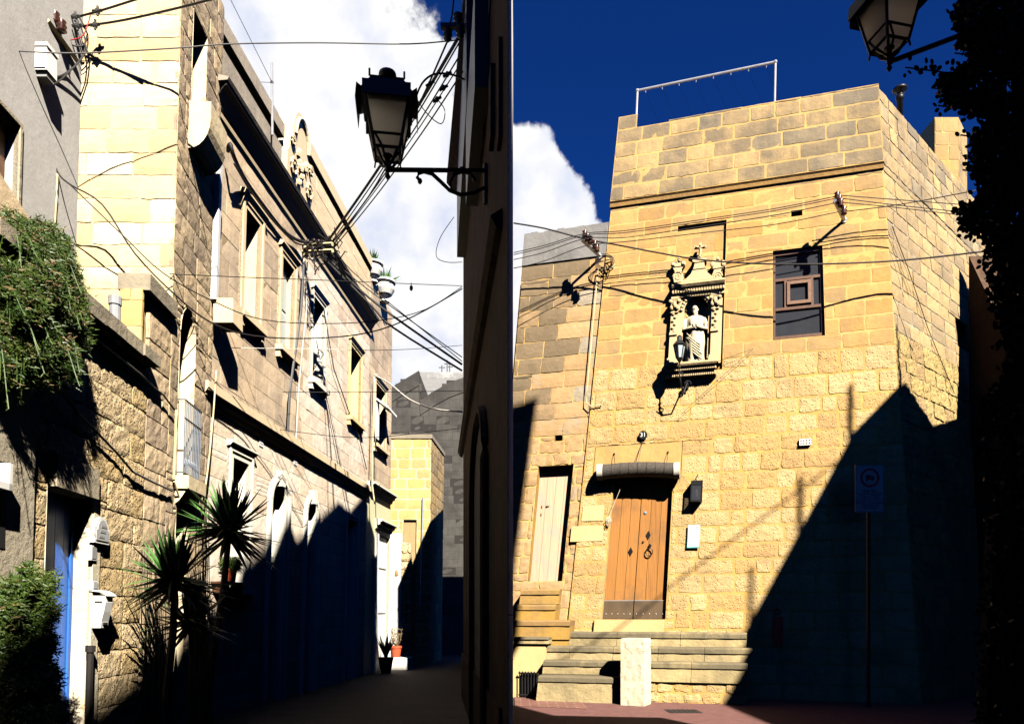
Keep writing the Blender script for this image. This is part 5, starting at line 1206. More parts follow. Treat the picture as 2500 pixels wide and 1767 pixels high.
# ================================================================ STREET LANTERNS
def lantern(top, s, rot, wall_pt, label, name='street_lantern'):
    """top: centre of the lantern's lower finial tip; s: scale; wall_pt: where the arm meets the wall"""
    t_ = Vector(top); t = thing(name, top, label, 'street lamp')
    def sq(r, z, k): a = rot+math.pi/4+k*math.pi/2; return t_+Vector((r*math.cos(a)*s*1.414, r*math.sin(a)*s*1.414, z*s))
    def frust(mb, r0, z0, r1, z1, caps=True):
        i = [mb.vert(sq(r0, z0, k)) for k in range(4)]+[mb.vert(sq(r1, z1, k)) for k in range(4)]
        for k in range(4): mb.face((i[k], i[(k+1) % 4], i[4+(k+1) % 4], i[4+k]))
        if caps: mb.face(i[:4][::-1]); mb.face(i[4:])
    mb = MB(); frust(mb, .185, .56, .19, .575); frust(mb, .19, .575, .125, .70); frust(mb, .125, .70, .13, .71)
    for k in range(4): # upstand panels of the hood
        a, b = sq(.235, .50, k), sq(.235, .50, k+1); c, d = sq(.225, .61, k), sq(.225, .61, k+1)
        A_ = a.lerp(b, .14); B_ = a.lerp(b, .86); P4_ = [a.lerp(b, .12), a.lerp(b, .88), c.lerp(d, .9), c.lerp(d, .1)]; mb.prism(P4_, (t_-(a+b)/2).normalized()*.006); q4 = [sq(.18, .60, k).lerp(sq(.18, .60, k+1), .1), sq(.18, .60, k).lerp(sq(.18, .60, k+1), .9)]; mb.quad(P4_[3], P4_[2], q4[1], q4[0])
        mb.tube([sq(.13, .70, k), sq(.13, .755, k)], .008*s, 4)
    mb.lathe(t_+Vector((0, 0, .70*s)), [(.05*s, 0), (.045*s, .03*s), (.028*s, .04*s), (.03*s, .06*s), (.06*s, .08*s), (.07*s, .10*s), (.066*s, .125*s), (.03*s, .14*s), (.01*s, .142*s)], 16)
    obj('hood', mb, ['black_iron'], t)
    mb = MB(); z0, z1, r0, r1 = .20, .565, .095, .165
    for k in range(4):
        mb.tube([sq(r0, z0, k), sq(r1, z1, k)], .013*s, 5); mb.tube([sq(r0, z0, k), sq(r0, z0, k+1)], .012*s, 5); mb.tube([sq(.112, .29, k), sq(.112, .29, k+1)], .011*s, 5)
        mb.tube([sq(r0, z0, k), sq(r0*1.08, z0-.05, k)], .008*s, 4)
        mb.tube([sq(.112, .285, k).lerp(sq(.112, .285, k+1), .1), sq(.09, .2, k).lerp(sq(.09, .2, k+1), .3), t_+Vector((0, 0, .12*s))], .010*s, 5)
        mb.tube([sq(r0*.8, z0, k), sq(.04, .13, k), t_+Vector((0, 0, .10*s))], .012*s, 5)
    mb.lathe(t_, [(.002*s, -.0), (.022*s, .03*s), (.012*s, .055*s), (.02*s, .07*s), (.02*s, .17*s), (.04*s, .19*s), (.02*s, .2*s)], 10)
    obj('frame', mb, ['black_iron'], t)
    mb = MB()
    for k in range(4):
        mb.quad(sq(.094, .2, k), sq(.094, .2, k+1), sq(.163, .562, k+1), sq(.163, .562, k))
    mb.quad(*[sq(.09, .202, k) for k in range(4)])
    obj('glass', mb, ['glass_frosted'], t)
    mb = MB(); frust(mb, .14, .50, .15, .56); frust(mb, .05, .44, .07, .5); obj('reflector', mb, ['black_iron'], t)
    mb = MB(); st = t_+Vector((0, 0, .08*s)); wp = Vector(wall_pt); dr_ = (wp-st); L_ = dr_.length; dr_.normalize(); up = Vector((0, 0, 1))
    mb.tube([st, wp], .018*s, 6)
    g = lambda x, z: st+dr_*x*L_+up*z*s
    k_ = L_/s
    mb.tube([g(.30, -.085), g(.275, -.06), g(.29, -.025), g(.34, -.012), g(.42, -.03), g(.5, -.09), g(.6, -.17), g(.72, -.21), g(.86, -.20), g(1, -.15)], .016*s, 6)
    mb.tube([g(.62, -.16), g(.60, -.10), g(.64, -.04), g(.74, -.01), g(.83, -.03), g(.87, -.07)], .014*s, 6)
    mb.sphere(g(.30, -.09), .02*s, .02*s, .025*s, 6, 5); mb.sphere(g(.87, -.08), .018*s, .018*s, .02*s, 6, 5); mb.sphere(g(.735, 0), .032*s, .032*s, .03*s, 8, 5)
    mb.tube([wp-up*.3*s, wp+up*.06*s], .02*s, 6)
    obj('bracket_arm', mb, ['black_iron'], t)
    return t
q = P(946, 440, 6.0); wp = WL.pt(*WL.inv(1190, 417), 0.02)
lantern(tuple(q), 1.08, R(8), tuple(wp), 'black lantern with frosted glass hanging over the narrow street')
q = P(2171, 177, 4.5)
lantern(tuple(q), .80, R(12), (3.42, 3.78, 4.95), 'black lantern cut by the frame above the old stone house')

# ================================================================ PLANTS
def leafquad(mb, c, d, L_, w_, rd, mat=0, bend=0):
    d = d.normalized(); u = d.cross(Vector((rd.uniform(-1, 1), rd.uniform(-1, 1), rd.uniform(-1, 1)))).normalized()*w_
    t = (rd.random(), 0, 0); m_ = c+d*L_*.5+Vector((0, 0, -bend)); e = c+d*L_+Vector((0, 0, -bend*3))
    mb.quad(c, m_+u, e, m_-u, mat, t)
def fern(name, label, cells, n, seed, cat='plant', L_=.05, w_=.006, mats=('leaf_fern', 'leaf_dry'), dry=.12, droop=.5, clump=.05):
    rd = random.Random(seed); mb = MB()
    tot = sum(c[2] for c in cells)
    for (c, r, wgt) in cells:
        for _ in range(int(n*wgt/tot)):
            while True:
                p = Vector((rd.uniform(-1, 1), rd.uniform(-1, 1), rd.uniform(-1, 1)))
                if p.length < 1: break
            p = Vector(c)+Vector((p.x*r[0], p.y*r[1], p.z*r[2]))
            if mnoise.noise(p*5) < -.12: continue
            d = Vector((rd.gauss(0, 1), rd.gauss(0, 1), rd.gauss(0, 1)-droop)).normalized(); mt = 1 if rd.random() < dry else 0
            mb.quad  # sprig: a stem with fine side needles
            l_ = L_*rd.uniform(.6, 1.7)
            u = d.cross(Vector((0, .3, 1))).normalized()
            for k in range(4):
                b_ = p+d*l_*k/4; s_ = 1 if k % 2 else -1
                dd = (d+u*s_*1.1+Vector((rd.uniform(-.4, .4),)*3)).normalized(); uu = dd.cross(d).normalized()*w_
                mb.tri(b_-uu, b_+uu, b_+dd*l_*.55, mt)
    return obj(name, mb, list(mats), label=label, cat=cat)
hb = []
for (x, y, Y, rx, rz, wg) in ((20, 600, 6.2, .38, .22, 1.6), (100, 610, 6.5, .30, .20, 1.4), (60, 680, 6.3, .35, .25, 1.8), (130, 690, 6.5, .25, .28, 1.5), (20, 740, 6.1, .3, .3, 1.6), (165, 720, 6.5, .14, .25, .8), (150, 800, 6.4, .22, .25, 1.3), (60, 800, 6.2, .32, .28, 1.5), (130, 870, 6.3, .2, .2, 1), (175, 800, 6.6, .1, .22, .5), (15, 850, 6.1, .2, .24, 1), (75, 880, 6.2, .16, .16, .8), (150, 900, 6.4, .07, .16, .25)):
    XX = -3.66 if y > 640 else -3.85; q = P(x, y, XX*F/(x-1250)); hb.append((q, (rx*.8, .22, rz*1.15), wg))
hbush = fern('hanging_bush', 'big feathery green bush spilling over the top of the terrace wall', hb, 30000, 3, L_=.055, w_=.006)
mb = MB(); rd = random.Random(31)
for k in range(70):
    x = rd.uniform(0, 190); y = rd.uniform(560, 860); q = P(x, y, -3.6*F/(x-1250)); pts = [q]; dx = rd.uniform(-.02, .05); L_ = rd.uniform(.15, .5)
    for j in range(1, 6): pts.append(q+Vector((dx*j, -.02*j, -L_*j/5+.02*math.sin(j))))
    mb.tube(pts, .0035, 3)
    for j in range(26):
        f_ = rd.random()*5; i0 = min(4, int(f_)); c = pts[i0].lerp(pts[i0+1], f_-i0); leafquad(mb, c, Vector((rd.gauss(0, 1), rd.gauss(0, 1), rd.gauss(-.6, .6))), rd.uniform(.02, .05), .004, rd)
obj('strands', mb, ['leaf_fern'], hbush)
lb = []
for (x, y, rx, rz, wg) in ((60, 1440, .16, .10, .5), (90, 1420, .10, .18, .5), (25, 1500, .14, .16, .9), (80, 1490, .14, .14, .8), (30, 1580, .2, .2, 1.2), (80, 1570, .12, .2, .8), (40, 1660, .25, .2, 1.2), (90, 1660, .12, .2, .8), (120, 1740, .10, .14, .5), (40, 1750, .3, .25, 1.2)):
    q = P(x, y, -3.6*F/(x-1250)); lb.append((q, (rx, .22, rz), wg))
lbush = fern('climbing_shrub', 'feathery green shrub climbing beside the blue door', lb, 13000, 5, L_=.05, w_=.007, dry=.05)
mb = MB(); q0 = P(50, 1760, 5.6); 
for k in range(5): rd = random.Random(k); mb.tube([(-3.75+.06*k, 5.5, 0), (-3.7+.05*k, 5.5, .6), tuple(P(30+20*k, 1500, 5.55))], .008, 5)
o = obj('shrub_stem', mb, ['bark'], lbush)
sb_ = fern('small_bush', 'small round green bush growing from the wall near the yuccas', [(P(300, 1545, 7.9)+Vector((.08, 0, 0)), (.12, .1, .16), 1), (P(318, 1590, 7.9), (.12, .1, .14), 1)], 2200, 9, L_=.035, w_=.008)
def yucca(name, label, head, foot, nl, Ll, seed, spread=1.0):
    rd = random.Random(seed); h = Vector(head); f = Vector(foot)
    t = thing(name, tuple(f), label, 'plant')
    mb = MB(); mb.tube([f, f.lerp(h, .35)+Vector((-.02, 0, 0)), f.lerp(h, .7)+Vector((.02, 0, 0)), h], lambda t: .05*(1-.3*t), 8); obj('trunk', mb, ['bark'], t)
    for nm, cnt, el0, el1, mt in (('leaves', int(nl*.66), -8, 88, 'leaf_yucca'), ('old_leaves', int(nl*.34), -42, 4, 'leaf_dark')):
        mb = MB()
        for k in range(cnt):
            az = rd.uniform(0, 2*math.pi); el = R(rd.uniform(el0, el1)); L_ = Ll*rd.uniform(.75, 1.1)
            d = Vector((math.cos(az)*math.cos(el), math.sin(az)*math.cos(el), math.sin(el))); sd = d.cross(Vector((0, 0, 1))).normalized()
            if sd.length < .1: sd = Vector((1, 0, 0))
            b0 = h+Vector((0, 0, rd.uniform(-.10, .04))); n_ = 5; pv = None; w0 = .029*rd.uniform(.8, 1.2)*Ll/.5
            nn = d.cross(sd)*.25
            for j in range(n_+1):
                f_ = j/n_; c = b0+d*L_*f_+Vector((0, 0, -.10*L_*f_*f_*(1.4 if el < .3 else .5))); ww = w0*(min(1, .5+f_*3))*(1-f_**2.2)+.0008
                cur = (c+sd*ww+nn*ww*2, c-nn*ww*0, c-sd*ww+nn*ww*2)
                if pv: mb.quad(pv[0], cur[0], cur[1], pv[1], 0, (f_, 0, 0)); mb.quad(pv[1], cur[1], cur[2], pv[2], 0, (f_, 0, 0))
                pv = cur
        obj(nm, mb, [mt], t)
    return t
def YP(x, y, Y): return tuple(P(x, y, Y))
yucca('yucca', 'front yucca with spiky leaves low beside the tower wall', YP(424, 1410, 7.4), (-3.58, 7.4, 0), 105, .60, 1)
yucca('yucca', 'taller yucca raised on a thin leaning trunk', YP(560, 1290, 8.6), (-3.62, 8.4, 0), 125, .66, 2)
yucca('yucca', 'dark drooping yucca between the two spiky heads', YP(462, 1510, 7.9), (-3.5, 7.9, 0), 80, .52, 3)
mb = MB(); rd = random.Random(12)
for k in range(46):
    x = rd.choice((rd.uniform(345, 400), rd.uniform(478, 512))); y1 = rd.uniform(1300, 1480) if x < 420 else rd.uniform(1180, 1420)
    q = P(x, y1, 7.8); b0 = Vector((q.x+rd.uniform(-.05, .05), 7.8, .3)); m_ = b0.lerp(q, .6)+Vector((rd.uniform(-.05, .05), 0, 0)); mb.tube([b0, m_, q], .007, 4, r2=.002)
obj('reed_clump', mb, ['leaf_dark'], label='thin dark upright reeds rising among the yuccas', cat='plant')
# basket of trailing grass on its shelf
bs = thing('wall_shelf', tuple(B.pt(*B.inv(572, 1426), .1)), 'small wooden shelf on the townhouse wall holding a trailing plant', 'shelf')
a0, v0 = B.inv(548, 1418, .2); a1, _ = B.inv(600, 1432, .2); mb = MB(); wbox(mb, B, a0, a1, v0-.03, v0, 0, .24); wbox(mb, B, a0+.05, a0+.09, v0-.16, v0-.03, 0, .18); wbox(mb, B, a1-.09, a1-.05, v0-.16, v0-.03, 0, .18); obj('shelf_board', mb, ['timber_frame'], bs)
pc = B.pt((a0+a1)/2, v0, .12)
pt_ = thing('pot_plant', tuple(pc), 'bushy light green plant in a terracotta pot on the wall shelf', 'plant')
mb = MB(); mb.lathe(pc, [(.07, 0), (.095, .17), (.105, .17), (.105, .20), (.085, .2)], 14); obj('pot', mb, ['terracotta'], pt_, smooth=False)
rd = random.Random(8); mb = MB()
for k in range(1500):
    az = rd.uniform(0, 6.28); r = rd.uniform(0, .22); b0 = pc+Vector((math.cos(az)*r*.5, math.sin(az)*r*.5, .2+rd.uniform(0, .16))); d = Vector((math.cos(az), math.sin(az), rd.uniform(-.6, 1)))
    leafquad(mb, b0, d, rd.uniform(.06, .15), .005, rd, 0, .02)
obj('foliage', mb, ['leaf_fern'], pt_)
# red pot and dark potted agave at the alley's end
q = P(967, 1603, 19.85); g_ = thing('terracotta_pot', tuple(q), 'bright terracotta pot with a small shrub on the sunny doorstep', 'plant pot')
mb = MB(); mb.lathe(q, [(.11, 0), (.145, .25), (.16, .25), (.16, .31), (.135, .31), (.13, .28)], 20); obj('pot', mb, ['terracotta'], g_, smooth=False)
mb = MB(); rd = random.Random(3)
for k in range(16): a_ = rd.uniform(0, 6.28); mb.tube([(q.x, q.y, q.z+.28), (q.x+.1*math.cos(a_), q.y+.1*math.sin(a_), q.z+.4), (q.x+.16*math.cos(a_), q.y+.1*math.sin(a_), q.z+.5+rd.uniform(0, .35))], .007, 4)
for k in range(40): a_ = rd.uniform(0, 6.28); leafquad(mb, Vector((q.x+rd.gauss(0, .08), q.y, q.z+.5+rd.uniform(0, .3))), Vector((math.cos(a_), 0, math.sin(a_))), .07, .015, rd)
obj('stems', mb, ['leaf_dry'], g_)
mb = MB(); x0, x1 = P(948, 0, 19.6).x, P(1000, 0, 19.6).x; mb.box(x0, x1, 19.5, 20.28, 0, q.z-.002); obj('doorstep', mb, ['limewash'], label='pale doorstep carrying the terracotta pot at the alley end', cat='step')
q = P(942, 1600, 18.6); g_ = thing('dark_plant_pot', (q.x, q.y, 0), 'dark pot with a stiff bladed plant beside the white doorway', 'plant pot')
mb = MB(); mb.lathe((q.x, q.y, 0), [(.13, 0), (.19, .34), (.2, .34), (.2, .4), (.16, .4)], 16); obj('pot', mb, ['black_and_shade'], g_)
mb = MB(); rd = random.Random(6)
for k in range(26):
    a_ = rd.uniform(0, 6.28); d = Vector((math.cos(a_)*.5, math.sin(a_)*.5, 1)).normalized(); b0 = Vector((q.x, q.y, .36)); s_ = Vector((math.sin(a_), -math.cos(a_), 0))*.035; L_ = rd.uniform(.35, .75)
    mb.quad(b0-s_, b0+s_, b0+d*L_*.6+s_, b0+d*L_*.6-s_); mb.tri(b0+d*L_*.6-s_, b0+d*L_*.6+s_, b0+d*L_)
obj('leaves', mb, ['leaf_dark'], g_)
# urns on the roof edge
def urn(x, y, Y, s, label, pl):
    q = P(x, y, Y); t = thing('urn', tuple(q), label, 'urn'); mb = MB()
    mb.lathe(q, [(.14*s, 0), (.14*s, .04*s), (.06*s, .08*s), (.06*s, .12*s), (.2*s, .2*s), (.27*s, .33*s), (.25*s, .45*s), (.22*s, .48*s), (.30*s, .52*s), (.30*s, .57*s), (.2*s, .57*s)], 18); obj('vase', mb, ['ceramic_white'], t, smooth=False)
    mb = MB(); rd = random.Random(int(x))
    for k in range(60):
        a_ = rd.uniform(0, 6.28); e_ = rd.uniform(.2, 1.4); d = Vector((math.cos(a_)*math.cos(e_), math.sin(a_)*math.cos(e_), math.sin(e_))); leafquad(mb, q+Vector((0, 0, .5*s)), d, pl*rd.uniform(.5, 1.1), .03*s, rd)
    obj('foliage', mb, ['leaf_yucca'], t)
urn(911, 690, 17.9, .85, 'rear white urn with leafy plants on the roof edge', .40)
urn(939, 738, 18.6, .95, 'white stone urn with a spiky plant nearest the sky on the roof edge', .45)
mb = MB(); 
# creeper hanging round the narrow shade block (a dense mass of small leaves)
rd = random.Random(77); mb = MB()
out_ = [(0, 2335), (70, 2322), (110, 2350), (150, 2372), (200, 2290), (240, 2285), (262, 2325), (300, 2400), (350, 2362), (430, 2368), (470, 2395), (520, 2332), (560, 2345), (590, 2408), (640, 2412), (700, 2418), (760, 2430), (800, 2450), (870, 2478), (930, 2440), (980, 2400), (1100, 2385), (1300, 2395), (1500, 2390), (1770, 2380)]
def outx(y):
    for (y0, x0), (y1, x1) in zip(out_, out_[1:]):
        if y0 <= y <= y1: return x0+(x1-x0)*(y-y0)/(y1-y0)
    return 2400
def oval(mb, c, d, u, L_, w_):
    mb.face([mb.vert(c+d*L_*f_+u*w_*g_) for f_, g_ in ((0, 0), (.25, .8), (.6, 1), (.9, .55), (1, 0), (.9, -.55), (.6, -1), (.25, -.8))], 0, (rd.random(), 0, 0))
cnt = 0
hts = {}
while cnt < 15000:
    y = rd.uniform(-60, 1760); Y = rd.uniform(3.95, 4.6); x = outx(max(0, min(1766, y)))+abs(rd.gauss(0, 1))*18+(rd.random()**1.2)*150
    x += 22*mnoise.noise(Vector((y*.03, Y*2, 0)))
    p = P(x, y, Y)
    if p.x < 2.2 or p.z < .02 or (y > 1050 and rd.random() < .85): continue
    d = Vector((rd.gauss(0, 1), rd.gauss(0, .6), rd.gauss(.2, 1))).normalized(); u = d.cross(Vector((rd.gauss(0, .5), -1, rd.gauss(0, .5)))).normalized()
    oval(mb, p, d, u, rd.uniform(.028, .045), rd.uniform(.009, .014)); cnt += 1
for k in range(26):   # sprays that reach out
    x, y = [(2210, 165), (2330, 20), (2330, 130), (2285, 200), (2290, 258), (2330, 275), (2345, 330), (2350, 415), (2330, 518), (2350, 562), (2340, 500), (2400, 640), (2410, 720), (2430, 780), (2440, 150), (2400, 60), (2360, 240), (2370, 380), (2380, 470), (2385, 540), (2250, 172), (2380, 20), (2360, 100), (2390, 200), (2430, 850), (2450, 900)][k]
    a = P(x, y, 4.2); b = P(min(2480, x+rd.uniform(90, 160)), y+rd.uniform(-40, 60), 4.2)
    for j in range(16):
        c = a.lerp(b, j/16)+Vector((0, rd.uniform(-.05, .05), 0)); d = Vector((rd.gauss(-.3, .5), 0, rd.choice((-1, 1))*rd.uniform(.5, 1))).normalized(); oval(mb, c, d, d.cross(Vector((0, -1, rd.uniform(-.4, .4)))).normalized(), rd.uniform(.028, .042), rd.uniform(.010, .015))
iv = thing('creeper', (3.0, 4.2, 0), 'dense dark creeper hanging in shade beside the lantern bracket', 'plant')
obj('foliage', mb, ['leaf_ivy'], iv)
mb = MB()
for k in range(26):
    x = rd.uniform(2440, 2640); pts = [P(x+rd.uniform(-25, 25), 1766-1900*j/10, 4.3) for j in range(11)]; pts = [Vector((p.x, p.y, max(0, p.z))) for p in pts]; mb.tube(pts, .012, 4)
for (x, y) in ((2210, 165), (2330, 20), (2330, 130), (2285, 200), (2290, 258), (2345, 330), (2350, 415), (2330, 518), (2350, 562), (2400, 640), (2410, 720)): mb.tube([P(x, y, 4.2), P(x+80, y+10, 4.2), P(2480, y+40, 4.25)], .005, 4)
obj('stems', mb, ['bark'], iv)
gw = thing('creeper_wall', (3.4, 4.2, 0), 'shaded wall behind the creeper', 'wall')
mb = MB(); mb.hexa([(2.82, 4.42, 0), (5.3, 4.2, 0), (5.3, 4.02, 0), (2.82, 4.33, 0), (2.92, 4.42, 2.1), (5.3, 4.2, 2.9), (5.3, 4.02, 2.9), (2.92, 4.33, 2.1)])
mb.hexa([(3.05, 4.32, 0), (5.3, 4.0, 0), (5.3, 3.82, 0), (3.05, 4.15, 0), (3.05, 4.32, 6.2), (5.3, 4.0, 6.2), (5.3, 3.82, 6.2), (3.05, 4.15, 6.2)]); obj('wall', mb, ['shade_house'], gw)

# ================================================================ FITTINGS ON THE LEFT
# letterbox
a0 = A.inv(217, 1490)[0]; a1 = a0+.14; v0 = P(0, 1533, 6.55).z; v1 = P(0, 1452, 6.55).z
lb_ = thing('letterbox', tuple(A.pt((a0+a1)/2, v0, .02)), 'white curved metal letterbox on the rough wall', 'letterbox')
mb = MB(); prof = [(.03, v0), (.11, v0), (.115, v0+.06), (.135, v0+.15), (.15, v0+.24), (.145, v1), (.03, v1)]; wprofile(mb, A, a0, a1, prof); obj('body', mb, ['white_plastic'], lb_)
mb = MB(); wprofile(mb, A, a0-.01, a1+.03, [(.0, v1+.045), (.10, v1+.035), (.17, v1-.005), (.17, v1+.008), (.10, v1+.05), (.0, v1+.06)]); obj('lid', mb, ['white_plastic'], lb_)
mb = MB(); wbox(mb, A, a0+.03, a1-.03, v0+.03, v0+.05, .10, .125); wbox(mb, A, a0-.002, a0, v1-.07, v1-.05, .05, .12); obj('slot', mb, ['ink'], lb_)
# name plaque
a0, v0 = A.inv(225, 1320, .03); a1 = A.inv(259, 1322, .03)[0]; v1 = A.inv(240, 1290, .03)[1]; pq = thing('name_plaque', tuple(A.pt((a0+a1)/2, v0)), 'grey name plaque with an arched white border beside the door', 'plaque')
def plq(e): c = (a0+a1)/2; w_ = (a1-a0)/2+e; return [(c-w_, v0-e), (c+w_, v0-e), (c+w_, v1+e)]+[(c+w_*.78*math.cos(t), v1+e+(.10)*math.sin(t)) for t in [math.pi*k/8 for k in range(9)]]+[(c-w_, v1+e)]
mb = MB(); mb.prism([A.pt(a, v, .055) for a, v in plq(.012)], A.n*-.05); obj('border', mb, ['white_plastic'], pq)
mb = MB(); mb.prism([A.pt(a, v, .062) for a, v in plq(-.015)], A.n*-.02); obj('face', mb, ['sign_white'], pq)
mb = MB()
for k in range(3): wbox(mb, A, a0+.06+.02*k, a1-.06-.02*(2-k), v0+.04+.05*k, v0+.06+.05*k, .06, .065)
obj('writing', mb, ['ink_grey'], pq)
for (x0, y0, x1, y1, lab) in ((222, 1330, 232, 1368, 'narrow stone tablet below the name plaque'), (225, 1416, 232, 1440, 'small white doorbell plate above the letterbox')):
    a0, v1 = A.inv(x0, y0, .03); a1, v0 = A.inv(x1, y1, .03); mb = MB(); wbox(mb, A, a0, a0+.10, v0, v1, 0, .035); o = obj('wall_plate', mb, ['white_plastic', 'sign_white'], label=lab, cat='plate')
    mb = MB(); wbox(mb, A, a0+.015, a0+.085, v0+.015, v1-.015, .034, .039); obj('face', mb, ['ink_grey' if y0 < 1400 else 'sign_white'], o)
a, v = A.inv(221, 1575, .05); mb = MB(); mb.tube([A.pt(a, v, .05), A.pt(a, 0, .05)], .032, 8); mb.tube([A.pt(a, v, .05), A.pt(a, v-.06, .05)], .045, 8)
obj('rain_pipe', mb, ['black_and_shade'], label='short black rainwater pipe under the letterbox', cat='pipe')
q = P(281, 725, 7.1); mb = MB(); mb.tube([(q.x, q.y, 4.2), (q.x, q.y, q.z)], .05, 12); mb.tube([(q.x, q.y, q.z-.36), (q.x, q.y, q.z-.31)], .06, 12); mb.tube([(q.x, q.y, q.z-.08), (q.x, q.y, q.z)], .06, 12)
obj('vent_pipe', mb, ['pipe_grey'], label='grey plastic vent pipe standing behind the coping', cat='pipe')
a, v = ST.inv(176, 300); mb = MB(); mb.tube([Vector((FR.pt(-.22, 9.7).x, 8.40, 9.7)), Vector((FR.pt(-.22, 4.3).x, 8.40, 4.3))], .022, 6); obj('corner_pipe', mb, ['pipe_orange'], label='thin rusty pipe in the corner of the stucco and tower houses', cat='pipe')
# white meter box on the stucco
X0, X1, Z1, Z0 = -5.12, -4.90, P(0, 106, 7.55).z, P(0, 170, 7.55).z
bxm = thing('meter_box', ((X0+X1)/2, 7.6, Z0), 'white electric box with cables high on the grey stucco', 'electric box')
mb = MB(); mb.box(X0, X1, 7.55, 7.72, Z0, Z1); mb.box(X0, X1+.012, 7.54, 7.73, Z1-.03, Z1+.01); mb.box(X0, X1-.012, 7.54, 7.55, Z0+.02, Z1-.06); obj('case', mb, ['white_plastic'], bxm)
mb = MB(); mb.box(X0, X1-.02, 7.58, 7.7, Z0-.05, Z0); obj('fuse_holder', mb, ['ink_grey'], bxm)
# insulator bracket on the stucco
ib = thing('insulator_bracket', tuple(ST.pt(*ST.inv(118, 60), .1)), 'pale angle bracket with two brown insulators on the stucco', 'bracket')
p0 = P(116, 50, 7.75); p1 = P(190, 152, 8.3); mb = MB(); mb.tube([p0, p1], .028, 4); mb.tube([p0+Vector((-.05, 0, .02)), P(112, 75, 7.9)], .02, 4); obj('arm', mb, ['conduit_cream'], ib)
for (x, y) in ((134, 46), (150, 66)):
    mb = MB(); q = P(x, y, 7.9); mb.lathe((q.x, q.y, q.z-.06), [(.03, 0), (.055, .02), (.03, .05), (.055, .07), (.03, .1), (.05, .12), (.02, .13)], 12); obj('insulator', mb, ['porcelain_brown'], ib, smooth=True)
# white duct and stone block box on the townhouse
a0 = B.inv(529, 600)[0]; mb = MB(); v1 = B.inv(545, 385, .08)[1]; v0 = B.inv(532, 745, .08)[1]
wbox(mb, TS, TS.inv(531, 600, .07)[0], TS.inv(531, 600, .07)[0]+.10, v0, v1, .0, .07); obj('cable_duct', mb, ['white_plastic'], label='tall white cable duct at the corner of the tower house', cat='duct')
mb = MB(); a, v = B.inv(548, 795, .2); v1 = B.inv(548, 738, .2)[1]; mb.box(P(521, 700, 9.75).x, P(569, 700, 9.75).x, 9.75, 10.1, v, v1+.02); obj('stone_box', mb, ['trim_cream'], label='square cream box standing out under the white duct', cat='box')
# aerial mast on the roof
q0 = P(665, 270, 11.6); q1 = P(664, 154, 11.6); am_ = thing('aerial_mast', tuple(q0), 'thin pale aerial mast held by wires on the parapet', 'aerial'); mb = MB(); mb.tube([q0-Vector((0, 0, .4)), q1], .02, 6); obj('mast', mb, ['galvanised'], am_)
mb = MB(); k_ = P(664, 202, 11.6); mb.tube([P(548, -30, 10.2), k_], .005, 3); mb.tube([P(622, 200, 12.5), k_], .005, 3); mb.sphere(k_, .03, .03, .04, 5, 4); obj('stay_wire', mb, ['cable_grey'], am_)
# insulator rack
Yr = 13.0; rk = thing('insulator_rack', tuple(P(738, 620, Yr)), 'two rusty cross bars with tangled insulators on the townhouse', 'bracket')
mb = MB(); 
for y in (598, 614): mb.tube([P(734, y+2, Yr+.15), P(812, y-2, Yr-.3)], .035, 6)
mb.tube([P(745, 592, Yr), P(743, 640, Yr+.05)], .03, 5)
obj('cross_bar', mb, ['conduit_cream'], rk)
mb = MB(); rd = random.Random(9)
for x in (752, 764, 777, 790, 802):
    for y in (590, 606, 624):
        q = P(x+rd.uniform(-3, 3), y+rd.uniform(-3, 3), Yr-.15); mb.sphere(q, .032, .032, .045, 7, 5)
obj('insulator', mb, ['porcelain_dark'], rk, smooth=True)
mb = MB()
for k in range(26):
    x = rd.uniform(765, 825); y = rd.uniform(580, 650); pts = [P(x+rd.gauss(0, 12), y+rd.gauss(0, 14), Yr-.2) for _ in range(4)]; mb.tube(pts, .011, 4)
obj('tangled_wire', mb, ['cable_black'], rk)
# brackets on the old house
def bracket(name, label, bx_, by_, tx_, ty_, ins, off=.55):
    b0 = RF.pt(*rp(bx_, by_), 0); tip = RF.pt(*RF.inv(tx_, ty_, off), off); t = thing(name, tuple(b0), label, 'bracket')
    mb = MB(); mb.tube([b0, tip], .035, 4); mb.sphere(b0, .05, .03, .06, 6, 4); obj('arm', mb, ['galvanised'], t)
    for (x, y) in ins:
        mb = MB(); q = RF.pt(*RF.inv(x, y, off*.9), off*.9); mb.lathe((q.x, q.y, q.z-.07), [(.03, 0), (.055, .02), (.03, .045), (.055, .07), (.03, .095), (.05, .12), (.02, .14)], 10); obj('insulator', mb, ['porcelain_brown'], t, smooth=True)
    return tip
T1 = bracket('insulator_bracket', 'leaning bracket with black insulators where the two houses meet', 1464, 626, 1420, 586, ((1428, 572), (1434, 580), (1441, 586), (1452, 598), (1457, 606)))
T2 = bracket('insulator_bracket', 'bracket with insulators between the timber window and the corner', 2061, 538, 2038, 490, ((2044, 479), (2049, 487), (2052, 496), (2060, 515)))
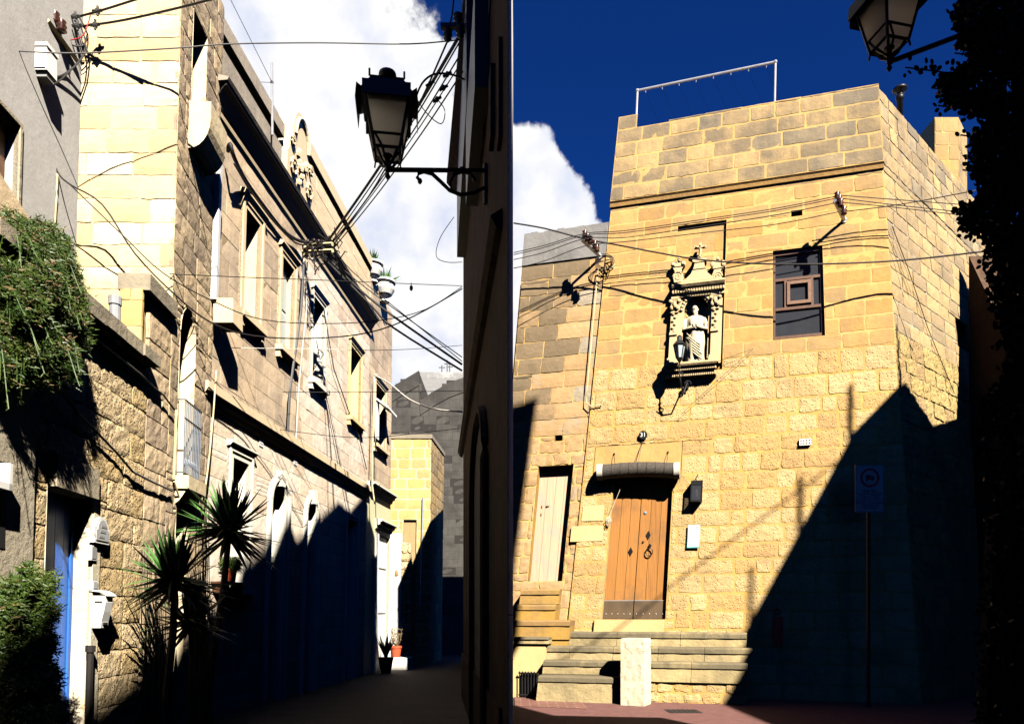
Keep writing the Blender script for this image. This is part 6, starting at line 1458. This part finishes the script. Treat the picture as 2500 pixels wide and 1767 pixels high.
# ---- cables. each: list of (photo x, photo y, distance)
ov = 'overhead cables across the square'
cable('overhead_cable', [(1254, 545, 13.1), (1330, 558, 13.0), (1425, 583, 12.95), (1500, 597, 12.85), (1600, 616, 12.65), (1700, 633, 12.45), (1830, 643, 12.2), (1990, 645, 11.9), (2200, 636, 11.75), (2420, 612, 11.3)], .014, 'cable_black', 'thick black cable sagging right across the front of the old house', group=ov)
for k, (ya, yb, yc, yd) in enumerate(((570, 563, 478, 617), (574, 568, 483, 622), (582, 580, 494, 634), (600, 590, 517, 655))):
    cable('power_line', [(1254, yd, 13.0), (1330, yd-18, 12.95), (1430, ya, 12.85), (1530, yb, 12.75), (1740, (yb+yc)/2+12, 12.35), (1900, yc+30, 12.1), (2048, yc, 11.85)], .0075, 'cable_black', ['topmost thin line from the left bracket to the right bracket', 'second thin line from the top between the two brackets', 'third thin line from the top between the two brackets', 'lowest thin line between the two brackets'][k], group=ov)
for k, pts in enumerate(([(2050, 477, 11.9), (2180, 487, 11.82), (2380, 502, 11.6)], [(2052, 484, 11.9), (2180, 500, 11.82), (2370, 520, 11.6)], [(2052, 494, 11.9), (2180, 506, 11.82), (2370, 528, 11.6)])):
    cable('power_line', pts, .0075, 'cable_black', ['top line running from the right bracket into the creeper', 'middle line running from the right bracket into the creeper', 'bottom line running from the right bracket into the creeper'][k], group=ov)
cable('power_line', [(2060, 517, 11.95), (2200, 499, 11.7), (2400, 462, 11.2)], .008, 'cable_black', 'black line rising from the right bracket towards the creeper', group=ov)
def wcable(name, W, pts, off, r, mat, label, cat='cable', group=None):
    mb = MB(); Q = []
    for x, y in pts: Q.append(W.pt(*W.inv(x, y, off), off))
    mb.tube(Q, r, 5); return obj(name, mb, mat, label=label, cat=cat, group=group)
wcable('conduit', RF, [(1462, 640), (1495, 632), (1500, 648), (1485, 660), (1461, 655), (1456, 700), (1445, 820), (1434, 943), (1431, 983), (1443, 992), (1468, 989), (1475, 972)], .035, .012, 'conduit_cream', 'cream conduit hooking down the wall from the left bracket', 'pipe')
mb = MB(); c = RF.pt(*rp(1478, 648), .12)
for k in range(4): mb.tube([c+RF.d*(.12+.02*k)*math.cos(t)+Vector((0, 0, (.10+.02*k)*math.sin(t)))+RF.n*.03*math.sin(t*2+k) for t in [2*math.pi*j/14 for j in range(15)]], .007, 4)
obj('cable_coil', mb, ['cable_black'], label='coil of black wire below the left bracket', cat='cable')
wcable('wire', RS, [(2178, 552), (2215, 650), (2265, 800), (2330, 960)], .03, .007, 'cable_black', 'pair of thin wires slanting down the side wall')
wcable('wire', RF, [(1680, 905), (1760, 880), (1839, 851), (1750, 930), (1662, 1012)], .08, .004, 'cable_black', 'slack thin cord tied between the ledge and a nail')
mb = MB(); mb.tube([(5.2, 3.7, 9.4), (7.5, 3.5, 11.2), (10.7, 2.6, 13.7)], .02, 5); obj('overhead_cable', mb, ['cable_black'], label='cable high between the two houses beside the viewer', cat='cable')
mb = MB()
for (x, y, z) in ((9.3, 5.0, 11.1), (9.3, 3.6, 11.1), (9.3, 2.2, 11.1), (9.3, 6.4, 10.6)): mb.tube([(x, y, z-.6), (x, y, z+1.3)], .04, 5)
obj('roof_poles', mb, ['cable_grey'], bpy.data.objects['eaves_house'])

lg = 'wires crossing the narrow street'
# bundle from the flatiron house to the rack
for k, (x0, y0, x1, y1, r) in enumerate(((1122, 88, 800, 590, .022), (1124, 100, 806, 596, .010), (1126, 130, 812, 600, .010), (1128, 150, 808, 606, .008), (1130, 175, 815, 606, .010))):
    cable('service_cable', [(x0, y0, 9.0), ((x0*2+x1)/3+4, (y0*2+y1)/3+8, 10.2), ((x0+2*x1)/3+3, (y0+2*y1)/3+10, 11.6), (x1, y1, 12.8)], r, 'cable_black', ['thick cable bundle running behind the street lantern', 'first thin wire beside the thick bundle', 'second thin wire beside the thick bundle', 'third and finest wire beside the bundle', 'lowest wire of the bundle behind the street lantern'][k], group=lg)
for k, pts in enumerate(([(810, 640, 12.8), (870, 700, 13), (950, 765, 13.1), (1128, 890, 13.2)], [(812, 635, 12.8), (905, 712, 13), (1128, 872, 13.2)], [(800, 640, 12.8), (905, 745, 13), (960, 800, 13.1), (1128, 905, 13.2)], [(830, 628, 12.8), (890, 690, 13), (1128, 882, 13.2)])):
    cable('service_cable', pts, (.022, .010, .02, .009)[k], 'cable_black', ['heavy black cable falling from the rack towards the dark house', 'thin wire just above the heavy falling cable', 'lower heavy cable falling from the rack', 'fine wire falling from the end of the rack'][k], group=lg)
cable('service_cable', [(556, 370, 10), (562, 352, 9.9), (572, 385, 10), (600, 440, 10.6), (650, 510, 11.4), (700, 570, 12.2), (745, 592, 12.9), (800, 590, 12.9)], .03, 'cable_black', 'thick loose cable drooping from the tower corner to the rack', group=lg)
cable('service_cable', [(572, 400, 10), (620, 480, 10.9), (672, 545, 11.7), (720, 592, 12.6), (750, 598, 12.9)], .015, 'cable_black', 'second drooping cable under the thick loose one', group=lg)
cable('span_wire', [(-20, 118, 7.2), (60, 126, 7.3), (200, 130, 7.6), (430, 118, 7.8), (560, 108, 8), (780, 105, 8.2), (1000, 108, 8.6), (1128, 97, 8.9)], .007, 'cable_grey', 'nearly level pale wire crossing high over the street', group=lg)
cable('service_cable', [(188, 42, 8.25), (250, 25, 8.1), (345, -5, 7.9)], .012, 'cable_black', 'upper black line leaving the stucco bracket', group=lg)
cable('service_cable', [(205, 64, 8.25), (300, 50, 8.1), (430, 21, 7.9), (530, -5, 7.7)], .012, 'cable_black', 'lower black line leaving the stucco bracket', group=lg)
for k, (x, y) in enumerate(((238, 28), (232, 62), (183, 42), (189, 64))):
    q = P(x, y, 8.2); mb = MB(); mb.sphere(q, .035, .03, .035, 6, 5); mb.tube([q+Vector((0, 0, -.05)), q+Vector((0, 0, .06))], .015, 5); mb.tube([q+Vector((-.06, 0, 0)), q+Vector((.05, 0, .01))], .018, 5)
    obj('cable_clamp', mb, ['ink'], label=['upper outer cable clamp near the stucco bracket', 'lower outer cable clamp near the stucco bracket', 'upper inner cable clamp near the stucco bracket', 'lower inner cable clamp near the stucco bracket'][k], cat='clamp')
for k, pts in enumerate(([(195, 60, 8.3), (208, 100, 8.3), (200, 140, 8.25), (160, 180, 8.1), (120, 190, 7.8), (98, 180, 7.65)], [(195, 45, 8.3), (212, 80, 8.3), (205, 110, 8.3), (180, 112, 8.25), (160, 100, 8.2)], [(198, 60, 8.3), (214, 85, 8.3), (208, 130, 8.25), (170, 175, 8.1), (130, 205, 7.9), (100, 180, 7.65)])):
    cable('service_cable', pts, .009, 'cable_black', ['long black loop from the bracket to the electric box', 'short black loop beside the bracket', 'second long loop to the electric box'][k], group=lg)
cable('service_cable', [(222, 30, 8.2), (216, 55, 8.2), (200, 90, 8.2), (160, 100, 8.2)], .006, 'sign_red', 'thin red wire looping by the bracket', group=lg)
cable('conduit', [(98, 190, 7.85), (100, 230, 7.9), (94, 270, 7.9), (88, 360, 7.9), (82, 450, 7.9), (78, 560, 7.9)], .022, 'conduit_cream', 'cream cable running down the grey stucco from the electric box', 'pipe')
cable('service_cable', [(100, 265, 7.9), (118, 350, 8), (140, 418, 8), (170, 450, 8), (250, 500, 8.1), (330, 620, 8.2), (430, 722, 8.4), (520, 790, 9), (620, 820, 9.8), (760, 826, 10.6), (900, 812, 11.2), (1010, 772, 11.8), (1128, 705, 12.6)], .010, 'cable_black', 'long sagging cable from the stucco corner across the street', group=lg)
cable('service_cable', [(172, 452, 8), (300, 575, 8.1), (400, 668, 8.3), (520, 735, 9), (640, 780, 9.8), (790, 790, 10.6), (930, 782, 11.2), (1040, 755, 11.8), (1128, 700, 12.6)], .007, 'cable_black', 'thinner sagging wire just above the long cable', group=lg)
cable('conduit', [(140, 425, 8), (138, 480, 8), (132, 570, 8)], .012, 'conduit_cream', 'short cream conduit below the cable junction on the stucco', 'pipe')
cable('span_wire', [(414, 669, 8.4), (620, 678, 9.5), (760, 683, 10.5), (1000, 693, 12), (1128, 698, 12.8)], .006, 'cable_black', 'straight thin wire with a hanging weight', group=lg)
q = P(1004, 690, 12.0); mb = MB(); mb.tube([q, q-Vector((0, 0, .06))], .006, 4); mb.sphere(q-Vector((0, 0, .09)), .03, .03, .05, 6, 5); obj('wire_weight', mb, ['ink'], label='small dark weight hanging on the straight wire', cat='weight')
cable('span_wire', [(690, 957, 12), (900, 957, 12.8), (1128, 954, 13.2)], .006, 'cable_black', 'level thin wire in front of the grey block', group=lg)
cable('span_wire', [(684, 1048, 12), (800, 1063, 12.5), (920, 1067, 13), (1128, 1045, 13.2)], .006, 'cable_black', 'slack thin wire just above the yellow block house', group=lg)
cable('span_wire', [(545, 849, 10.2), (760, 852, 11), (900, 855, 12), (1010, 852, 12.6), (1128, 843, 13)], .005, 'cable_white', 'pale fine wire crossing below the roofline', group=lg)
cable('span_wire', [(914, 916, 17.8), (950, 935, 17), (1000, 975, 16), (1060, 998, 14.6), (1128, 1005, 13.4)], .018, 'cable_white', 'white cable looping from the far window to the dark house', group=lg)
cable('conduit', [(914, 920, 17.6), (912, 1020, 17.6), (908, 1160, 17.6), (915, 1230, 17.6)], .018, 'conduit_cream', 'white cable running down beside the far window', 'pipe')
cable('span_wire', [(1108, 530, 12.6), (1075, 580, 12), (1065, 625, 12), (1090, 640, 12.2), (1128, 640, 12.8)], .006, 'cable_black', 'thin wire loop hanging by the dark house', group=lg)
cable('span_wire', [(1010, 255, 8.6), (1030, 205, 8.6), (1060, 182, 8.7), (1100, 182, 8.8), (1135, 195, 8.9)], .012, 'cable_black', 'thick wire arch beside the lantern hood', group=lg)
cable('span_wire', [(1010, 230, 8.6), (1040, 275, 8.6), (1077, 303, 8.7), (1086, 270, 8.7), (1068, 243, 8.7)], .006, 'cable_black', 'thin triangular wire loop right of the lantern', group=lg)
for k, (x, y) in enumerate(((1050, 205), (1092, 182), (1083, 215), (1067, 243))):
    q = P(x, y, 8.7); mb = MB(); mb.sphere(q, .03, .03, .035, 6, 5); mb.tube([q-Vector((.05, 0, .03)), q+Vector((.05, 0, .03))], .018, 5); obj('cable_clamp', mb, ['ink'], label=['clamp on the thick bundle above the lantern', 'clamp at the top of the wire arch', 'clamp below the wire arch', 'clamp at the tip of the wire loop'][k], cat='clamp')
# bracket on the flatiron house
bt_ = thing('insulator_bracket', tuple(P(1128, 66, 8.8)), 'black bracket with insulators on the shaded flatiron house', 'bracket')
mb = MB(); mb.box(P(1076, 60, 8.8).x, P(1135, 60, 8.8).x, 8.77, 8.83, P(0, 70, 8.8).z, P(0, 60, 8.8).z); obj('arm', mb, ['black_iron'], bt_)
for (x, y) in ((1093, 88), (1118, 50), (1124, 80)):
    q = P(x, y, 8.8); mb = MB(); mb.lathe((q.x, q.y, q.z-.07), [(.02, 0), (.05, .03), (.03, .05), (.06, .08), (.03, .1), (.06, .13), (.02, .15)], 10); obj('insulator', mb, ['black_iron'], bt_, smooth=True)
cable('service_cable', [(1108, -10, 8.8), (1103, 40, 8.8), (1093, 75, 8.8)], .011, 'cable_black', 'black line dropping to the bracket of the dark house', group=lg)
cable('service_cable', [(1093, 100, 8.8), (1040, 220, 9.4), (985, 330, 10.2), (900, 480, 11.6), (812, 592, 12.8)], .012, 'cable_black', 'outer line parallel to the bundle, nearest the sky', group=lg)
# cables clipped to the terrace wall and tower
wcable('clipped_cable', A, [(200, 795), (240, 830), (280, 862), (320, 895), (345, 915), (375, 945), (400, 965), (426, 1000)], .05, .012, 'cable_grey', 'cable clipped under the coping of the terrace wall')
wcable('clipped_cable', A, [(120, 920), (165, 975), (190, 1010), (235, 1053), (285, 1105), (325, 1152), (370, 1175), (420, 1198)], .045, .013, 'cable_grey', 'dark cable slanting down across the rough terrace wall')
wcable('conduit', TS, [(430, 1000), (428, 1080), (424, 1170)], .04, .014, 'conduit_cream', 'cream cable beside the balcony window', 'pipe')
wcable('conduit', TS, [(425, 1175), (438, 1215), (460, 1228), (480, 1225), (495, 1245), (496, 1310)], .05, .012, 'conduit_cream', 'cream cable looping under the balcony sill', 'pipe')
cable('conduit', [(528, 905, 9.7), (520, 1020, 9.6), (508, 1140, 9.5), (495, 1230, 9.4)], .012, 'conduit_cream', 'cream cable down the corner of the tower house', 'pipe')
wcable('service_cable', B, [(742, 640), (735, 760), (722, 850), (708, 950), (703, 1060)], .12, .022, 'cable_grey', 'thick cable falling from the rack to the string course', group=lg)
wcable('service_cable', B, [(750, 640), (748, 760), (738, 850), (728, 960), (722, 1080)], .06, .012, 'cable_white', 'pale cable falling from the rack beside the thick one', group=lg)
wcable('service_cable', B, [(790, 750), (815, 900), (850, 1000), (875, 1060), (895, 1145)], .05, .012, 'cable_grey', 'thin cable slanting over the pale townhouse wall', group=lg)
GR = {'yucca': 'yuccas by the tower wall', 'urn': 'urns on the roof edge', 'cable_clamp': 'clamps on the wires', 'conduit': 'cream conduits on the walls', 'insulator_bracket': 'insulator brackets on the houses', 'street_lantern': 'black street lanterns', 'clipped_cable': 'cables clipped to the rough wall', 'overhead_cable': 'overhead cables across the square', 'stone_steps': None}
for o in bpy.data.objects:
    k = o.name.split('.')[0]
    if o.parent is None and GR.get(k) and 'group' not in o: o['group'] = GR[k]
for o in bpy.data.objects:
    if 'org' in o: del o['org']
print('objects', len(bpy.data.objects))
